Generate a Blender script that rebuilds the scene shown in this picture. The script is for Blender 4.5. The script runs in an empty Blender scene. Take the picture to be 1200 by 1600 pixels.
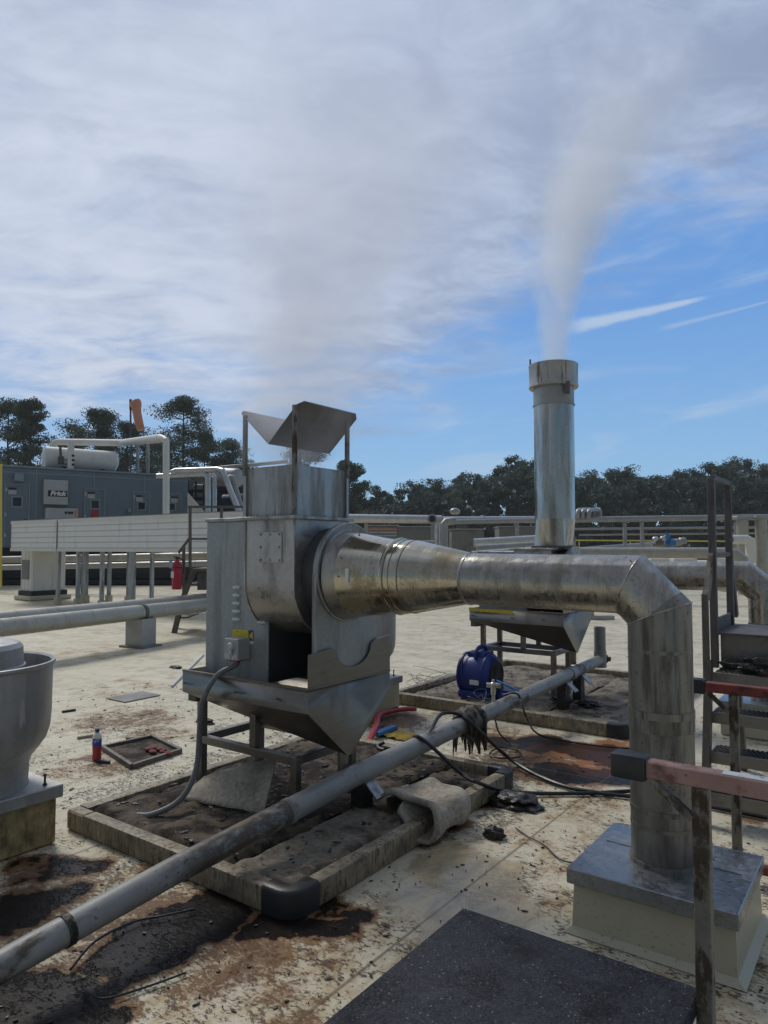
import bpy, bmesh, math, random
from mathutils import Vector, Matrix, noise as mnoise
import numpy as np
R = math.radians
random.seed(7)
scene = bpy.context.scene
COL = scene.collection

# ------------------------------------------------------------------ camera
PITCH = math.atan(55 / 1110.0)
EYE = 1.65
cam_d = bpy.data.cameras.new("camera"); cam = bpy.data.objects.new("camera", cam_d); COL.objects.link(cam)
cam.location = (0, 0, EYE); cam.rotation_euler = (R(90) + PITCH, 0, 0)
cam_d.sensor_fit = 'VERTICAL'; cam_d.sensor_height = 34.6; cam_d.lens = 24.0
cam_d.clip_start = 0.05; cam_d.clip_end = 4000
scene.camera = cam
scene.view_settings.view_transform = 'Standard'; scene.view_settings.look = 'None'
scene.view_settings.exposure = 0.0; scene.view_settings.gamma = 1.0
scene.cycles.max_bounces = 8; scene.cycles.volume_bounces = 4
scene.cycles.volume_step_rate = 2.0; scene.cycles.volume_max_steps = 96

SUN_EL, SUN_AZ = R(48), R(-35)          # azimuth from +Y towards +X

# ------------------------------------------------------------------ node helper
class G:
    def __init__(s, nt): s.nt = nt; s.nt.nodes.clear()
    def n(s, typ, ins=None, out=0, **kw):
        nd = s.nt.nodes.new(typ)
        for k, v in kw.items(): setattr(nd, k, v)
        for k, v in (ins or {}).items(): s.put(nd.inputs[k], v)
        return nd.outputs[out] if out is not None else nd
    def put(s, sock, v):
        if isinstance(v, bpy.types.NodeSocket): s.nt.links.new(v, sock)
        else:
            if sock.type == 'RGBA' and isinstance(v, (tuple, list)) and len(v) == 3: v = (*v, 1)
            sock.default_value = v
    def m(s, op, a, b=0.0, c=0.0, clamp=False): return s.n('ShaderNodeMath', {0: a, 1: b, 2: c}, operation=op, use_clamp=clamp)
    def v(s, op, a, b=(0, 0, 0), out=0): return s.n('ShaderNodeVectorMath', {0: a, 1: b}, out=out, operation=op)
    def mix(s, f, a, b, mode='MIX'):
        nd = s.n('ShaderNodeMix', out=None, data_type='RGBA', blend_type=mode)
        s.put(nd.inputs[0], f); s.put(nd.inputs[6], a); s.put(nd.inputs[7], b); return nd.outputs[2]
    def rng(s, v, a, b, c=0.0, d=1.0, smooth=False):
        return s.n('ShaderNodeMapRange', {0: v, 1: a, 2: b, 3: c, 4: d}, interpolation_type='SMOOTHSTEP' if smooth else 'LINEAR')
    def noise(s, vec, scale=5, detail=5, rough=.55, dist=0.0, out=0):
        return s.n('ShaderNodeTexNoise', {'Vector': vec, 'Scale': scale, 'Detail': detail, 'Roughness': rough, 'Distortion': dist}, out=out)
    def vor(s, vec, scale=5, out=0, feature='F1'): return s.n('ShaderNodeTexVoronoi', {'Vector': vec, 'Scale': scale}, out=out, feature=feature)
    def map(s, vec, loc=(0, 0, 0), rot=(0, 0, 0), sc=(1, 1, 1)):
        return s.n('ShaderNodeMapping', {'Vector': vec, 'Location': loc, 'Rotation': rot, 'Scale': sc})
    def obj(s): return s.n('ShaderNodeTexCoord', out=3)
    def xyz(s, vec):
        nd = s.n('ShaderNodeSeparateXYZ', {0: vec}, out=None); return nd.outputs
    def bump(s, h, st=.2, d=.01): return s.n('ShaderNodeBump', {'Height': h, 'Strength': st, 'Distance': d})

# ------------------------------------------------------------------ world: daylight sky behind broken stratus
world = bpy.data.worlds.new("World"); scene.world = world; world.use_nodes = True
g = G(world.node_tree)
sky = g.n('ShaderNodeTexSky', sky_type='NISHITA', sun_disc=False, sun_elevation=SUN_EL, sun_rotation=SUN_AZ, altitude=50, air_density=1.0, dust_density=0.6, ozone_density=1.6)
dirv = g.n('ShaderNodeTexCoord', out=0)
dx, dy, dz = g.xyz(dirv)
az = g.m('ARCTAN2', dx, dy)
hor = g.m('SQRT', g.m('ADD', g.m('MULTIPLY', dx, dx), g.m('MULTIPLY', dy, dy)))
el = g.m('ARCTAN2', dz, hor)
# planar coordinates of a cloud deck high above
pl = g.n('ShaderNodeCombineXYZ', {0: g.m('DIVIDE', dx, g.m('ADD', g.m('MAXIMUM', dz, 0), .12)), 1: g.m('DIVIDE', dy, g.m('ADD', g.m('MAXIMUM', dz, 0), .12)), 2: 0.0})
nb = g.noise(pl, .9, 7, .58, .3)
nf = g.noise(g.map(pl, sc=(1.0, 1.7, 1)), 2.6, 8, .62, .6)
edge = g.rng(az, -.1, .4, .175, .37, True)
cov = g.m('ADD', g.m('MULTIPLY', g.m('SUBTRACT', el, edge), 3.6), g.m('MULTIPLY', g.m('SUBTRACT', nb, .5), g.rng(el, .1, .5, .9, 2.0)))
cov = g.m('ADD', cov, g.m('MULTIPLY', g.m('SUBTRACT', nf, .5), 1.1))
mask = g.m('MULTIPLY', g.rng(cov, -.22, .42, 0, 1, True), .96)
# thin streaks in the clear part
st = g.noise(g.n('ShaderNodeCombineXYZ', {0: g.m('MULTIPLY', az, 3.0), 1: g.m('MULTIPLY', g.m('SUBTRACT', el, g.m('MULTIPLY', az, .12)), 15.0), 2: 3.0}), 1.3, 6, .55, .5)
streak = g.m('MULTIPLY', g.rng(st, .48, .8, 0, .6, True), g.rng(el, .02, .1, .35, 1))
# two contrails
def contrail(az0, el0, slope, half, w, amp):
    u = g.m('SUBTRACT', az, az0)
    dd = g.m('ABSOLUTE', g.m('SUBTRACT', el, g.m('ADD', g.m('MULTIPLY', u, slope), el0)))
    wv = g.noise(g.n('ShaderNodeCombineXYZ', {0: g.m('MULTIPLY', az, 30.), 1: g.m('MULTIPLY', el, 60.), 2: 0.}), 1.4, 4, .6)
    ww = g.m('MULTIPLY', g.rng(u, -half, half, w * 1.6, w * .35), g.m('ADD', wv, .5))
    return g.m('MULTIPLY', g.m('MULTIPLY', g.rng(g.m('DIVIDE', dd, ww), .2, 1, 1, 0, True), g.rng(g.m('ABSOLUTE', u), half * .6, half, 1, 0, True)), amp)
ct = g.m('MAXIMUM', contrail(.345, .304, .11, .1, .009, .7), contrail(.445, .291, .13, .08, .0035, .3))
thin = g.m('MAXIMUM', streak, ct)
blue = g.mix(.82, sky, g.mix(g.rng(el, 0, .32, 0, 1), (3.7, 6.9, 10.0), (1.7, 4.2, 9.2)))
cl_tone = g.m('ADD', g.m('MULTIPLY', g.noise(pl, 1.5, 8, .66, .5), .6), g.m('MULTIPLY', g.noise(g.map(pl, loc=(3, 1, 0), sc=(1.0, 1.5, 1)), 5.0, 7, .62, .8), .4))
# brighter toward the veiled sun
sd = (math.sin(SUN_AZ) * math.cos(SUN_EL), math.cos(SUN_AZ) * math.cos(SUN_EL), math.sin(SUN_EL))
dotp = g.v('DOT_PRODUCT', dirv, sd, out=1)
glow = g.rng(dotp, .55, 1.0, 0, 1, True)
cloud = g.mix(g.rng(cl_tone, .38, .62, 0, 1, True), (3.3, 4.1, 6.0), (5.5, 6.5, 8.5))
cloud = g.mix(g.m('MULTIPLY', glow, .4), cloud, (7.2, 7.9, 9.3))
c1 = g.mix(thin, blue, (6.2, 7.4, 9.0))
br2 = (math.sin(-.46) * math.cos(.4), math.cos(-.46) * math.cos(.4), math.sin(.4))
cloud = g.mix(g.m('MULTIPLY', g.rng(g.v('DOT_PRODUCT', dirv, br2, out=1), .88, .995, 0, .75, True), g.rng(nf, .3, .62)), cloud, (8.0, 8.7, 10.0))
skyc = g.mix(mask, c1, cloud)
# unseen sky behind the viewer, dimmed and warmed to darken viewer-facing sides
skyc = g.mix(g.rng(dy, .15, -.3, 0, 1, True), skyc, g.mix(1.0, skyc, (.54, .49, .43), 'MULTIPLY'))
bg = g.n('ShaderNodeBackground', {'Color': skyc, 'Strength': .085})
g.n('ShaderNodeOutputWorld', {0: bg}, out=None)

sun_d = bpy.data.lights.new("sun", 'SUN'); sun_d.energy = 1.7; sun_d.angle = R(18); sun_d.color = (1, .95, .87)
sun = bpy.data.objects.new("sun", sun_d); COL.objects.link(sun)
sun.rotation_euler = Vector(sd).to_track_quat('Z', 'Y').to_euler()

# ------------------------------------------------------------------ frames and measuring helpers
class Frame:
    """A ground frame turned by th about the vertical; hit() turns a photo pixel into a point on one of its planes."""
    def __init__(s, deg): s.th = R(deg); s.c = math.cos(s.th); s.s = math.sin(s.th)
    def w(s, a, b, z=0): return Vector((a * s.c - b * s.s, a * s.s + b * s.c, z))
    def l(s, p): return Vector((p[0] * s.c + p[1] * s.s, -p[0] * s.s + p[1] * s.c, p[2]))
def ray(x, y):
    a = (x - 600) / 1110.; b = (800 - y) / 1110.; c, s = math.cos(PITCH), math.sin(PITCH)
    return Vector((a, c - s * b, s + c * b))
def hit(fr, axis, val, x, y):
    r = fr.l(ray(x, y)); o = (0, 0, EYE)
    t = (val - o[axis]) / r[axis]
    return Vector((r[0] * t, r[1] * t, EYE + r[2] * t))
L = Frame(-36); W = Frame(0); E = Frame(34.8)
def P(x, y, Y): return hit(W, 1, Y, x, y)
def gp(x, y, z=0.0): return hit(L, 2, z, x, y)

# ------------------------------------------------------------------ objects
ORG = {}
def tag(o, label, cat, group=None, kind=None):
    if label: o['label'] = label
    if cat: o['category'] = cat
    if group: o['group'] = group
    if kind: o['kind'] = kind
    return o
def thing(name, label, cat, fr, org, group=None):
    o = bpy.data.objects.new(name, None); COL.objects.link(o); o.empty_display_size = .2
    o.location = fr.w(*org); o.rotation_euler = (0, 0, fr.th); ORG[o] = Vector(org)
    return tag(o, label, cat, group)
class MB:
    def __init__(s): s.bm = bmesh.new()
    def box(s, a0, a1, b0, b1, z0, z1, bev=0.0, seg=1):
        r = bmesh.ops.create_cube(s.bm, size=1); vs = r['verts']
        for v in vs: v.co = Vector(((a0 + a1) / 2 + v.co.x * (a1 - a0), (b0 + b1) / 2 + v.co.y * (b1 - b0), (z0 + z1) / 2 + v.co.z * (z1 - z0)))
        if bev:
            es = list({e for v in vs for e in v.link_edges})
            bmesh.ops.bevel(s.bm, geom=es, offset=bev, segments=seg, affect='EDGES', profile=.5)
        return s
    def bar(s, p, q, w, h=None, up=(0, 0, 1)):
        """rectangular bar from p to q"""
        p, q = Vector(p), Vector(q); h = h or w; d = (q - p).normalized(); up = Vector(up)
        if abs(d.dot(up)) > .98: up = Vector((0, 1, 0))
        sx = d.cross(up).normalized(); sy = sx.cross(d)
        ring = [[s.bm.verts.new(c + sx * w / 2 * i + sy * h / 2 * j) for i, j in ((-1, -1), (1, -1), (1, 1), (-1, 1))] for c in (p, q)]
        for k in range(4): s.bm.faces.new((ring[0][k], ring[0][(k + 1) % 4], ring[1][(k + 1) % 4], ring[1][k]))
        s.bm.faces.new(ring[0][::-1]); s.bm.faces.new(ring[1]); return s
    def tube(s, pts, rad, seg=16, caps=True, mitre=True):
        pts = [Vector(p) for p in pts]; n = len(pts)
        rad = rad if isinstance(rad, (list, tuple)) else [rad] * n
        rings = []; d0 = (pts[1] - pts[0]).normalized()
        ref = Vector((0, 0, 1)) if abs(d0.z) < .9 else Vector((1, 0, 0))
        nx = d0.cross(ref).normalized()
        for i in range(n):
            di = (pts[i] - pts[i - 1]).normalized() if i else d0
            do = (pts[i + 1] - pts[i]).normalized() if i < n - 1 else di
            nx = (nx - di * nx.dot(di)).normalized(); ny = di.cross(nx)
            t = (di + do).normalized() if (di + do).length > 1e-6 else di
            ring = []
            for k in range(seg):
                a = 2 * math.pi * k / seg
                o = (nx * math.cos(a) + ny * math.sin(a)) * rad[i]
                if mitre: o = o - di * (o.dot(t) / max(di.dot(t), .3))     # shear onto the joint plane
                ring.append(s.bm.verts.new(pts[i] + o))
            rings.append(ring)
            if mitre and i < n - 1:                                        # carry the frame across the joint
                ax = di.cross(do)
                if ax.length > 1e-7: nx = Matrix.Rotation(di.angle(do), 3, ax) @ nx
        for i in range(n - 1):
            for k in range(seg): s.bm.faces.new((rings[i][k], rings[i][(k + 1) % seg], rings[i + 1][(k + 1) % seg], rings[i + 1][k]))
        if caps: s.bm.faces.new(rings[0][::-1]); s.bm.faces.new(rings[-1])
        return s
    def lathe(s, c, axis, prof, seg=32, closed=False):
        """prof: (distance along axis, radius)"""
        c = Vector(c); ax = Vector(axis).normalized(); ref = Vector((0, 0, 1)) if abs(ax.z) < .9 else Vector((1, 0, 0))
        nx = ax.cross(ref).normalized(); ny = ax.cross(nx); rings = []
        for t, r in prof:
            rings.append([s.bm.verts.new(c + ax * t + (nx * math.cos(2 * math.pi * k / seg) + ny * math.sin(2 * math.pi * k / seg)) * max(r, 1e-4)) for k in range(seg)])
        m = len(rings)
        for i in range(m if closed else m - 1):
            for k in range(seg): s.bm.faces.new((rings[i][k], rings[i][(k + 1) % seg], rings[(i + 1) % m][(k + 1) % seg], rings[(i + 1) % m][k]))
        if not closed:
            for rg, fl in ((rings[0], 1), (rings[-1], 0)): s.bm.faces.new(rg[::-1] if fl else rg)
        return s
    def prism(s, poly, ext):
        """poly: 3-D points of one outline, ext: extrusion vector"""
        a = [s.bm.verts.new(p) for p in poly]; b = [s.bm.verts.new(Vector(p) + Vector(ext)) for p in poly]; n = len(a)
        s.bm.faces.new(a[::-1]); s.bm.faces.new(b)
        for k in range(n): s.bm.faces.new((a[k], a[(k + 1) % n], b[(k + 1) % n], b[k]))
        return s
    def quad(s, *p): s.bm.faces.new([s.bm.verts.new(q) for q in p]); return s
    def sphere(s, c, r, u=14, v=9, sc=(1, 1, 1)):
        bmesh.ops.create_uvsphere(s.bm, u_segments=u, v_segments=v, radius=1, matrix=Matrix.Translation(c) @ Matrix.Diagonal((r * sc[0], r * sc[1], r * sc[2], 1))); return s
    def mesh(s, name, mat, org, ang=32):
        bmesh.ops.recalc_face_normals(s.bm, faces=s.bm.faces)
        bmesh.ops.translate(s.bm, verts=s.bm.verts, vec=-Vector(org))
        me = bpy.data.meshes.new(name); s.bm.to_mesh(me); s.bm.free()
        for p in me.polygons: p.use_smooth = True
        me.set_sharp_from_angle(angle=R(ang)); me.materials.append(mat); return me
    def part(s, name, mat, parent, label=None, ang=32):
        root = parent
        while root.parent: root = root.parent
        o = bpy.data.objects.new(name, s.mesh(name, mat, ORG[root], ang)); COL.objects.link(o); o.parent = parent
        if label: o['label'] = label
        return o
    def solo(s, name, mat, fr, org, label, cat, group=None, kind=None, ang=32):
        o = bpy.data.objects.new(name, s.mesh(name, mat, org, ang)); COL.objects.link(o)
        o.location = fr.w(*org); o.rotation_euler = (0, 0, fr.th); ORG[o] = Vector(org)
        return tag(o, label, cat, group, kind)
def copy_tree(o, parent=None):
    c = o.copy(); COL.objects.link(c); c.parent = parent
    for ch in list(o.children): copy_tree(ch, c)
    return c
def spline(pts, k=8):
    pts = [Vector(p) for p in pts]; q = [pts[0]] + pts + [pts[-1]]; out = []
    for i in range(1, len(q) - 2):
        p0, p1, p2, p3 = q[i - 1:i + 3]
        for j in range(k):
            t = j / k
            out.append(.5 * ((2 * p1) + (p2 - p0) * t + (2 * p0 - 5 * p1 + 4 * p2 - p3) * t * t + (3 * p1 - p0 - 3 * p2 + p3) * t ** 3))
    out.append(pts[-1]); return out
def text_mesh(body, size, depth, mat, parent, org_w, rot, name='lettering', shear=0.0, bold=0.0):
    cu = bpy.data.curves.new(name, 'FONT'); cu.body = body; cu.size = size; cu.extrude = depth; cu.shear = shear; cu.offset = bold
    cu.align_x = 'CENTER'; cu.align_y = 'CENTER'
    t = bpy.data.objects.new(name + '_curve', cu); COL.objects.link(t)
    me = bpy.data.meshes.new_from_object(t.evaluated_get(bpy.context.evaluated_depsgraph_get()))
    bpy.data.objects.remove(t); bpy.data.curves.remove(cu)
    me.materials.clear(); me.materials.append(mat)
    o = bpy.data.objects.new(name, me); COL.objects.link(o); o.parent = parent
    root = parent
    while root.parent: root = root.parent
    o.location = Vector(org_w) - ORG[root]; o.rotation_euler = rot
    return o

# ------------------------------------------------------------------ materials
def pm(name, col, rough=.6, metal=0.0, var=.2, vs=5, dirt=None, amt=.5, ds=4, dst=(1, 1, 1), lo=.5, hi=.68, bump=.12, bs=45, brush=None, rv=.12, spangle=0, fine=0.0):
    m = bpy.data.materials.new(name); m.use_nodes = True; g = G(m.node_tree)
    co = g.obj(); rnd = g.n('ShaderNodeObjectInfo', out=5)
    co = g.v('ADD', co, g.n('ShaderNodeCombineXYZ', {0: g.m('MULTIPLY', rnd, 17.0), 1: g.m('MULTIPLY', rnd, 5.0), 2: 0.0}))
    n1 = g.noise(co, vs, 7, .6)
    f = g.rng(n1, .3, .7, 0, 1)
    c = g.mix(f, tuple(x * (1 - var) for x in col), tuple(min(x * (1 + var), 1) for x in col))
    ro = g.m('ADD', rough, g.m('MULTIPLY', g.m('SUBTRACT', f, .5), rv * 2))
    if spangle:
        sp = g.xyz(g.vor(co, spangle, out=1))[0]
        c = g.mix(.3, c, g.mix(sp, (.25, .25, .25), (.75, .75, .75)), 'SOFT_LIGHT'); ro = g.m('ADD', ro, g.m('MULTIPLY', g.m('SUBTRACT', sp, .5), .18))
    h = g.noise(co, bs, 4, .6)
    if brush:
        br = g.noise(g.map(co, sc=brush), 1.0, 5, .65)
        c = g.mix(.35, c, g.mix(g.rng(br, .3, .7), tuple(x * .55 for x in col), tuple(min(x * 1.3, 1) for x in col)))
        ro = g.m('ADD', ro, g.m('MULTIPLY', g.m('SUBTRACT', br, .5), .35))
    mt = metal
    if dirt:
        n2 = g.noise(g.map(co, sc=dst), ds, 9, .68, .2)
        k = g.m('MULTIPLY', g.rng(n2, lo, hi, 0, 1, True), amt)
        c = g.mix(k, c, dirt); ro = g.m('ADD', ro, g.m('MULTIPLY', k, .25))
        if metal: mt = g.m('MULTIPLY', g.m('SUBTRACT', 1.0, k), metal)
    if fine:
        sp = g.rng(g.noise(co, 60, 3, .7), .6, .68, 0, fine, True)
        sp = g.m('MULTIPLY', sp, g.rng(g.noise(co, 4, 3), .42, .6))
        c = g.mix(sp, c, (.02, .015, .012))
    b = g.n('ShaderNodeBsdfPrincipled', {'Base Color': c, 'Roughness': ro, 'Metallic': mt, 'Normal': g.bump(h, bump, .01)})
    g.n('ShaderNodeOutputMaterial', {0: b}, out=None)
    return m
M = {}
BRN = (.07, .045, .025)
M['galv'] = pm('galvanised', (.37, .38, .375), .46, .85, .3, 7, (.12, .115, .1), .7, 4, (2.5, 2.5, .35), lo=.44, hi=.66, spangle=55, bump=.08, brush=(14, 14, 1.2))
M['galv_blue'] = pm('galvanised_panel', (.31, .325, .325), .5, .5, .16, 4, (.12, .12, .11), .5, 3, (2, 2, .25), spangle=60, bump=.05)
M['steel'] = pm('dull_stainless', (.22, .205, .18), .38, .9, .18, 3, (.09, .078, .06), .7, 2.5, (1, 1, .35), bump=.05, brush=(3, 3, 60), fine=.4)
M['scroll'] = pm('worn_housing_steel', (.42, .4, .375), .42, .9, .2, 4, (.1, .09, .075), .7, 3, (1, 1, .35), bump=.07, spangle=45, fine=.3)
M['bright'] = pm('bright_stainless', (.52, .475, .38), .17, 1.0, .2, 4, (.2, .14, .045), .7, 3.5, (1, 1, 1), lo=.5, hi=.66, bump=.05, brush=(70, 2, 2), fine=.8)
M['jacket'] = pm('pipe_jacket', (.4, .38, .34), .25, .95, .25, 7, (.13, .11, .08), .75, 4, (1.6, 1, .8), lo=.45, hi=.68, bump=.1, brush=(60, 3, 3), spangle=35, fine=.8)
M['riser'] = pm('riser_jacket', (.255, .24, .212), .46, .92, .3, 6, (.06, .048, .03), .85, 6, (2.6, 2.6, .3), lo=.45, hi=.66, bump=.08, brush=(22, 22, .7), fine=.8)
M['stack'] = pm('stack_steel', (.47, .46, .435), .2, 1.0, .15, 3, (.12, .105, .085), .5, 4, (2.5, 2.5, .25), lo=.45, hi=.68, bump=.03, brush=(14, 14, .6))
M['stack_cap'] = pm('rusty_cap', (.42, .405, .38), .45, .7, .2, 5, (.09, .055, .035), .8, 7, (3, 3, .35), lo=.53, hi=.64)
M['alum'] = pm('weathered_aluminium', (.4, .4, .39), .5, .6, .25, 4, (.5, .5, .49), .6, 7, (2, 2, .5), lo=.54, hi=.7, bump=.12, bs=25, brush=(20, 20, 1.5), fine=.4)
M['pvc'] = pm('grey_pvc', (.245, .245, .23), .45, 0, .18, 5, (.06, .04, .02), .9, 5, (1.5, .5, 1), lo=.53, hi=.66, fine=1.0)
nt_ = M['pvc'].node_tree; g = G.__new__(G); g.nt = nt_; bs_ = next(n for n in nt_.nodes if n.type == 'BSDF_PRINCIPLED')
oc = g.obj(); yy = g.xyz(oc)[1]; nn = g.noise(g.map(oc, sc=(2, 1, 2)), 9, 8, .7)
kk = g.m('MULTIPLY', g.m('MULTIPLY', g.rng(yy, -.25, .25, 0, 1, True), g.rng(yy, .7, .76, 1, 0)), g.rng(nn, .36, .54, .2, 1, True))
old = bs_.inputs['Base Color'].links[0].from_socket
g.put(bs_.inputs['Base Color'], g.mix(g.m('MULTIPLY', kk, .9), old, g.mix(g.rng(nn, .5, .65), (.035, .022, .013), (.1, .07, .035))))
M['rail'] = pm('stained_curb_rail', (.27, .225, .15), .55, 0, .5, 8, (.045, .024, .009), .9, 42, (1, 1, .3), lo=.42, hi=.72, bump=.35, bs=25, fine=1.0)
M['boot'] = pm('black_boot', (.02, .021, .023), .45, 0, .3, 9, (.06, .05, .04), .4)
M['cream'] = pm('cream_membrane', (.45, .415, .29), .45, 0, .08, 4, (.3, .24, .13), .5, 6, (1, 1, .6), lo=.58, hi=.75, bump=.25, bs=7, fine=.6)
M['osb'] = pm('ochre_stained_curb', (.36, .27, .13), .75, 0, .4, 18, (.1, .07, .035), .6, 9, (2, 2, .6), lo=.45, hi=.65, bump=.5, bs=30)
M['capmetal'] = pm('curb_cap_metal', (.27, .285, .3), .34, .85, .12, 5, (.12, .11, .1), .5, 4, lo=.55, hi=.7, bump=.05, spangle=50, fine=.7)
M['capside'] = M['capmetal']
M['gravel'] = pm('dark_granule_cover', (.028, .031, .036), .88, 0, .45, 45, (.018, .018, .02), .85, 5, lo=.5, hi=.6, bump=.6, bs=160)
M['mat'] = pm('soaked_absorbent_mat', (.095, .07, .046), .85, 0, .6, 9, (.022, .016, .011), .95, 5, lo=.42, hi=.57, bump=.9, bs=60, fine=1.0)
M['mat_dry'] = pm('absorbent_mat', (.215, .185, .14), .9, 0, .4, 30, (.055, .04, .025), .9, 4, lo=.44, hi=.62, bump=.8, bs=90, fine=1.0)
M['felt'] = pm('felt_sheet', (.36, .325, .26), .95, 0, .3, 45, (.13, .11, .085), .6, 6, lo=.48, hi=.66, bump=.6, bs=120, fine=.8)
M['black'] = pm('black_rubber', (.012, .012, .013), .4, 0, .3, 6)
M['cable'] = M['black']
M['grease'] = pm('black_grease_and_shade', (.018, .015, .013), .35, 0, .5, 20, bump=.7, bs=50)
M['gunk'] = pm('caked_residue', (.1, .085, .065), .6, 0, .6, 14, (.012, .01, .009), .95, 9, (3, 3, .5), lo=.42, hi=.56, bump=.9, bs=45)
M['rust_steel'] = pm('weathered_brown_steel', (.14, .125, .11), .6, .45, .25, 6, (.08, .055, .04), .6, 8, (2, 2, .6), bump=.2, fine=.6)
M['frame_steel'] = pm('weathered_rail_steel', (.12, .11, .108), .65, .3, .25, 6, (.045, .035, .03), .6, 8, (2, 2, .4), bump=.2)
M['tread_nose'] = pm('tread_steel', (.24, .225, .2), .5, .6, .2, 6, (.12, .1, .075), .6, 6, bump=.1)
M['grating'] = pm('grip_grating', (.035, .034, .034), .55, .3, .4, 30, bump=.4)
M['post'] = pm('speckled_post', (.19, .175, .145), .6, .2, .3, 10, (.045, .028, .014), .95, 12, (1, 1, .5), lo=.48, hi=.58, bump=.3, fine=.9)
M['red'] = pm('faded_red_rail', (.31, .185, .158), .55, 0, .2, 8, (.09, .03, .022), .75, 9, lo=.52, hi=.66, fine=.7)
M['red_dark'] = pm('chipped_red_rail', (.19, .038, .03), .55, 0, .3, 12, (.05, .02, .02), .8, 16, lo=.5, hi=.6, fine=.7)
M['sticker'] = pm('worn_sticker', (.5, .51, .52), .5, 0, .1, 6, (.16, .13, .12), .8, 30, lo=.54, hi=.62)
M['cab'] = M['galv_blue']
M['recess_shade'] = pm('cabinet_recess_shade', (.075, .08, .085), .6, .4, .15, 5, (.05, .05, .055), .6, 3)  # dark cabinet tone that paints in the shade of the fan recess
M['louvre'] = pm('pressed_louvre', (.5, .53, .54), .5, .5, .08)
M['box'] = pm('grey_box', (.4, .41, .41), .5, .2, .08, 8, (.22, .21, .2), .4, 12)
M['yellow'] = pm('yellow_label', (.62, .48, .03), .5, 0, .06, 8, (.25, .19, .03), .7, 40, (1, 1, 4), lo=.52, hi=.56, bump=0)
M['motor'] = pm('plant_motor_blue', (.01, .016, .045), .6, 0, .3, 3)
M['navy'] = pm('blue_label', (.02, .04, .12), .5, 0, .1, bump=0)
M['white'] = pm('white_paint', (.64, .63, .58), .5, 0, .06, 2, (.4, .38, .32), .4, 5, (1, 1, .3), lo=.55, hi=.75, bump=.03)
M['paper'] = pm('white_label', (.7, .7, .68), .5, 0, .05, bump=0)
M['conduit'] = pm('grey_conduit', (.17, .175, .175), .5, 0, .12, 8, (.06, .045, .03), .6, 6)
M['blue'] = pm('blue_plastic', (.016, .035, .2), .38, 0, .15, 6, (.01, .012, .03), .5, 8, bump=.05)
M['blue_bright'] = pm('bright_blue_plastic', (.03, .16, .4), .45, 0, .15, 12)
M['redplastic'] = pm('red_hose', (.38, .035, .045), .45, 0, .2, 10, (.12, .02, .02), .5, 9)
M['ext_red'] = pm('extinguisher_red', (.36, .012, .03), .35, 0, .1, 4, bump=.02)
M['brass'] = pm('valve_metal', (.5, .48, .43), .35, .9, .2, 20)
M['yel_rail'] = pm('yellow_paint', (.62, .52, .1), .55, 0, .1, 3)
M['insul'] = pm('insulated_jacket', (.38, .365, .31), .45, .35, .12, 4, (.27, .24, .18), .6, 3, lo=.48, hi=.7, bump=.1, bs=12, fine=.8)
M['silver'] = pm('silver_jacket', (.52, .52, .51), .3, .9, .12, 3, (.36, .35, .33), .5, 2, bump=.05)
M['silver_dull'] = pm('dull_jacket', (.33, .33, .32), .45, .7, .15, 3, (.25, .235, .21), .5, 2, bump=.05)
M['unit'] = pm('rooftop_unit', (.2, .2, .19), .6, .2, .12, 2, (.1, .095, .085), .5, 2)
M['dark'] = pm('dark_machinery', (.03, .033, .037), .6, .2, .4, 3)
M['encl'] = pm('grey_blue_enclosure', (.14, .18, .21), .55, 0, .08, 1.2, (.08, .105, .13), .4, 1.5, (1, 1, .3), bump=.03, bs=10)
M['encl_trim'] = pm('grey_blue_trim', (.22, .26, .29), .55, 0, .06, bump=.02)
M['glass'] = pm('dark_glass', (.012, .016, .02), .1, 0, .2, bump=0)
M['orange'] = pm('faded_orange_cloth', (.55, .24, .14), .8, 0, .12, 3, (.5, .36, .3), .4, 2)
M['ext_blue'] = pm('pale_blue_tag', (.25, .38, .55), .6)
M['red_sign'] = pm('red_sign', (.35, .03, .04), .5, bump=0)
M['bark'] = pm('pine_bark', (.05, .04, .033), .9, 0, .3, 2)
def ribbed(name, col, per, axis=2, line=.1, dark=.62):
    m = bpy.data.materials.new(name); m.use_nodes = True; g = G(m.node_tree); co = g.obj()
    fr = g.m('FRACT', g.m('DIVIDE', g.xyz(co)[axis], per))
    ln = g.rng(g.m('ABSOLUTE', g.m('SUBTRACT', fr, .5)), line * .5, line, 1, 0)
    n = g.noise(g.map(co, sc=(2.2, 2.2, .25)), 2, 8, .65); k = g.rng(n, .5, .72, 0, .35, True)
    c = g.mix(k, col, (.3, .28, .24)); c = g.mix(g.m('MULTIPLY', ln, 1 - dark), c, (.12, .12, .12))
    b = g.n('ShaderNodeBsdfPrincipled', {'Base Color': c, 'Roughness': .5, 'Normal': g.bump(g.m('SUBTRACT', 1.0, ln), .6, .02)})
    g.n('ShaderNodeOutputMaterial', {0: b}, out=None); return m
M['duct'] = ribbed('white_ribbed_panel', (.72, .72, .69), .155)
M['pillar'] = ribbed('white_vertical_panel', (.66, .65, .6), .2, 0)
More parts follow.
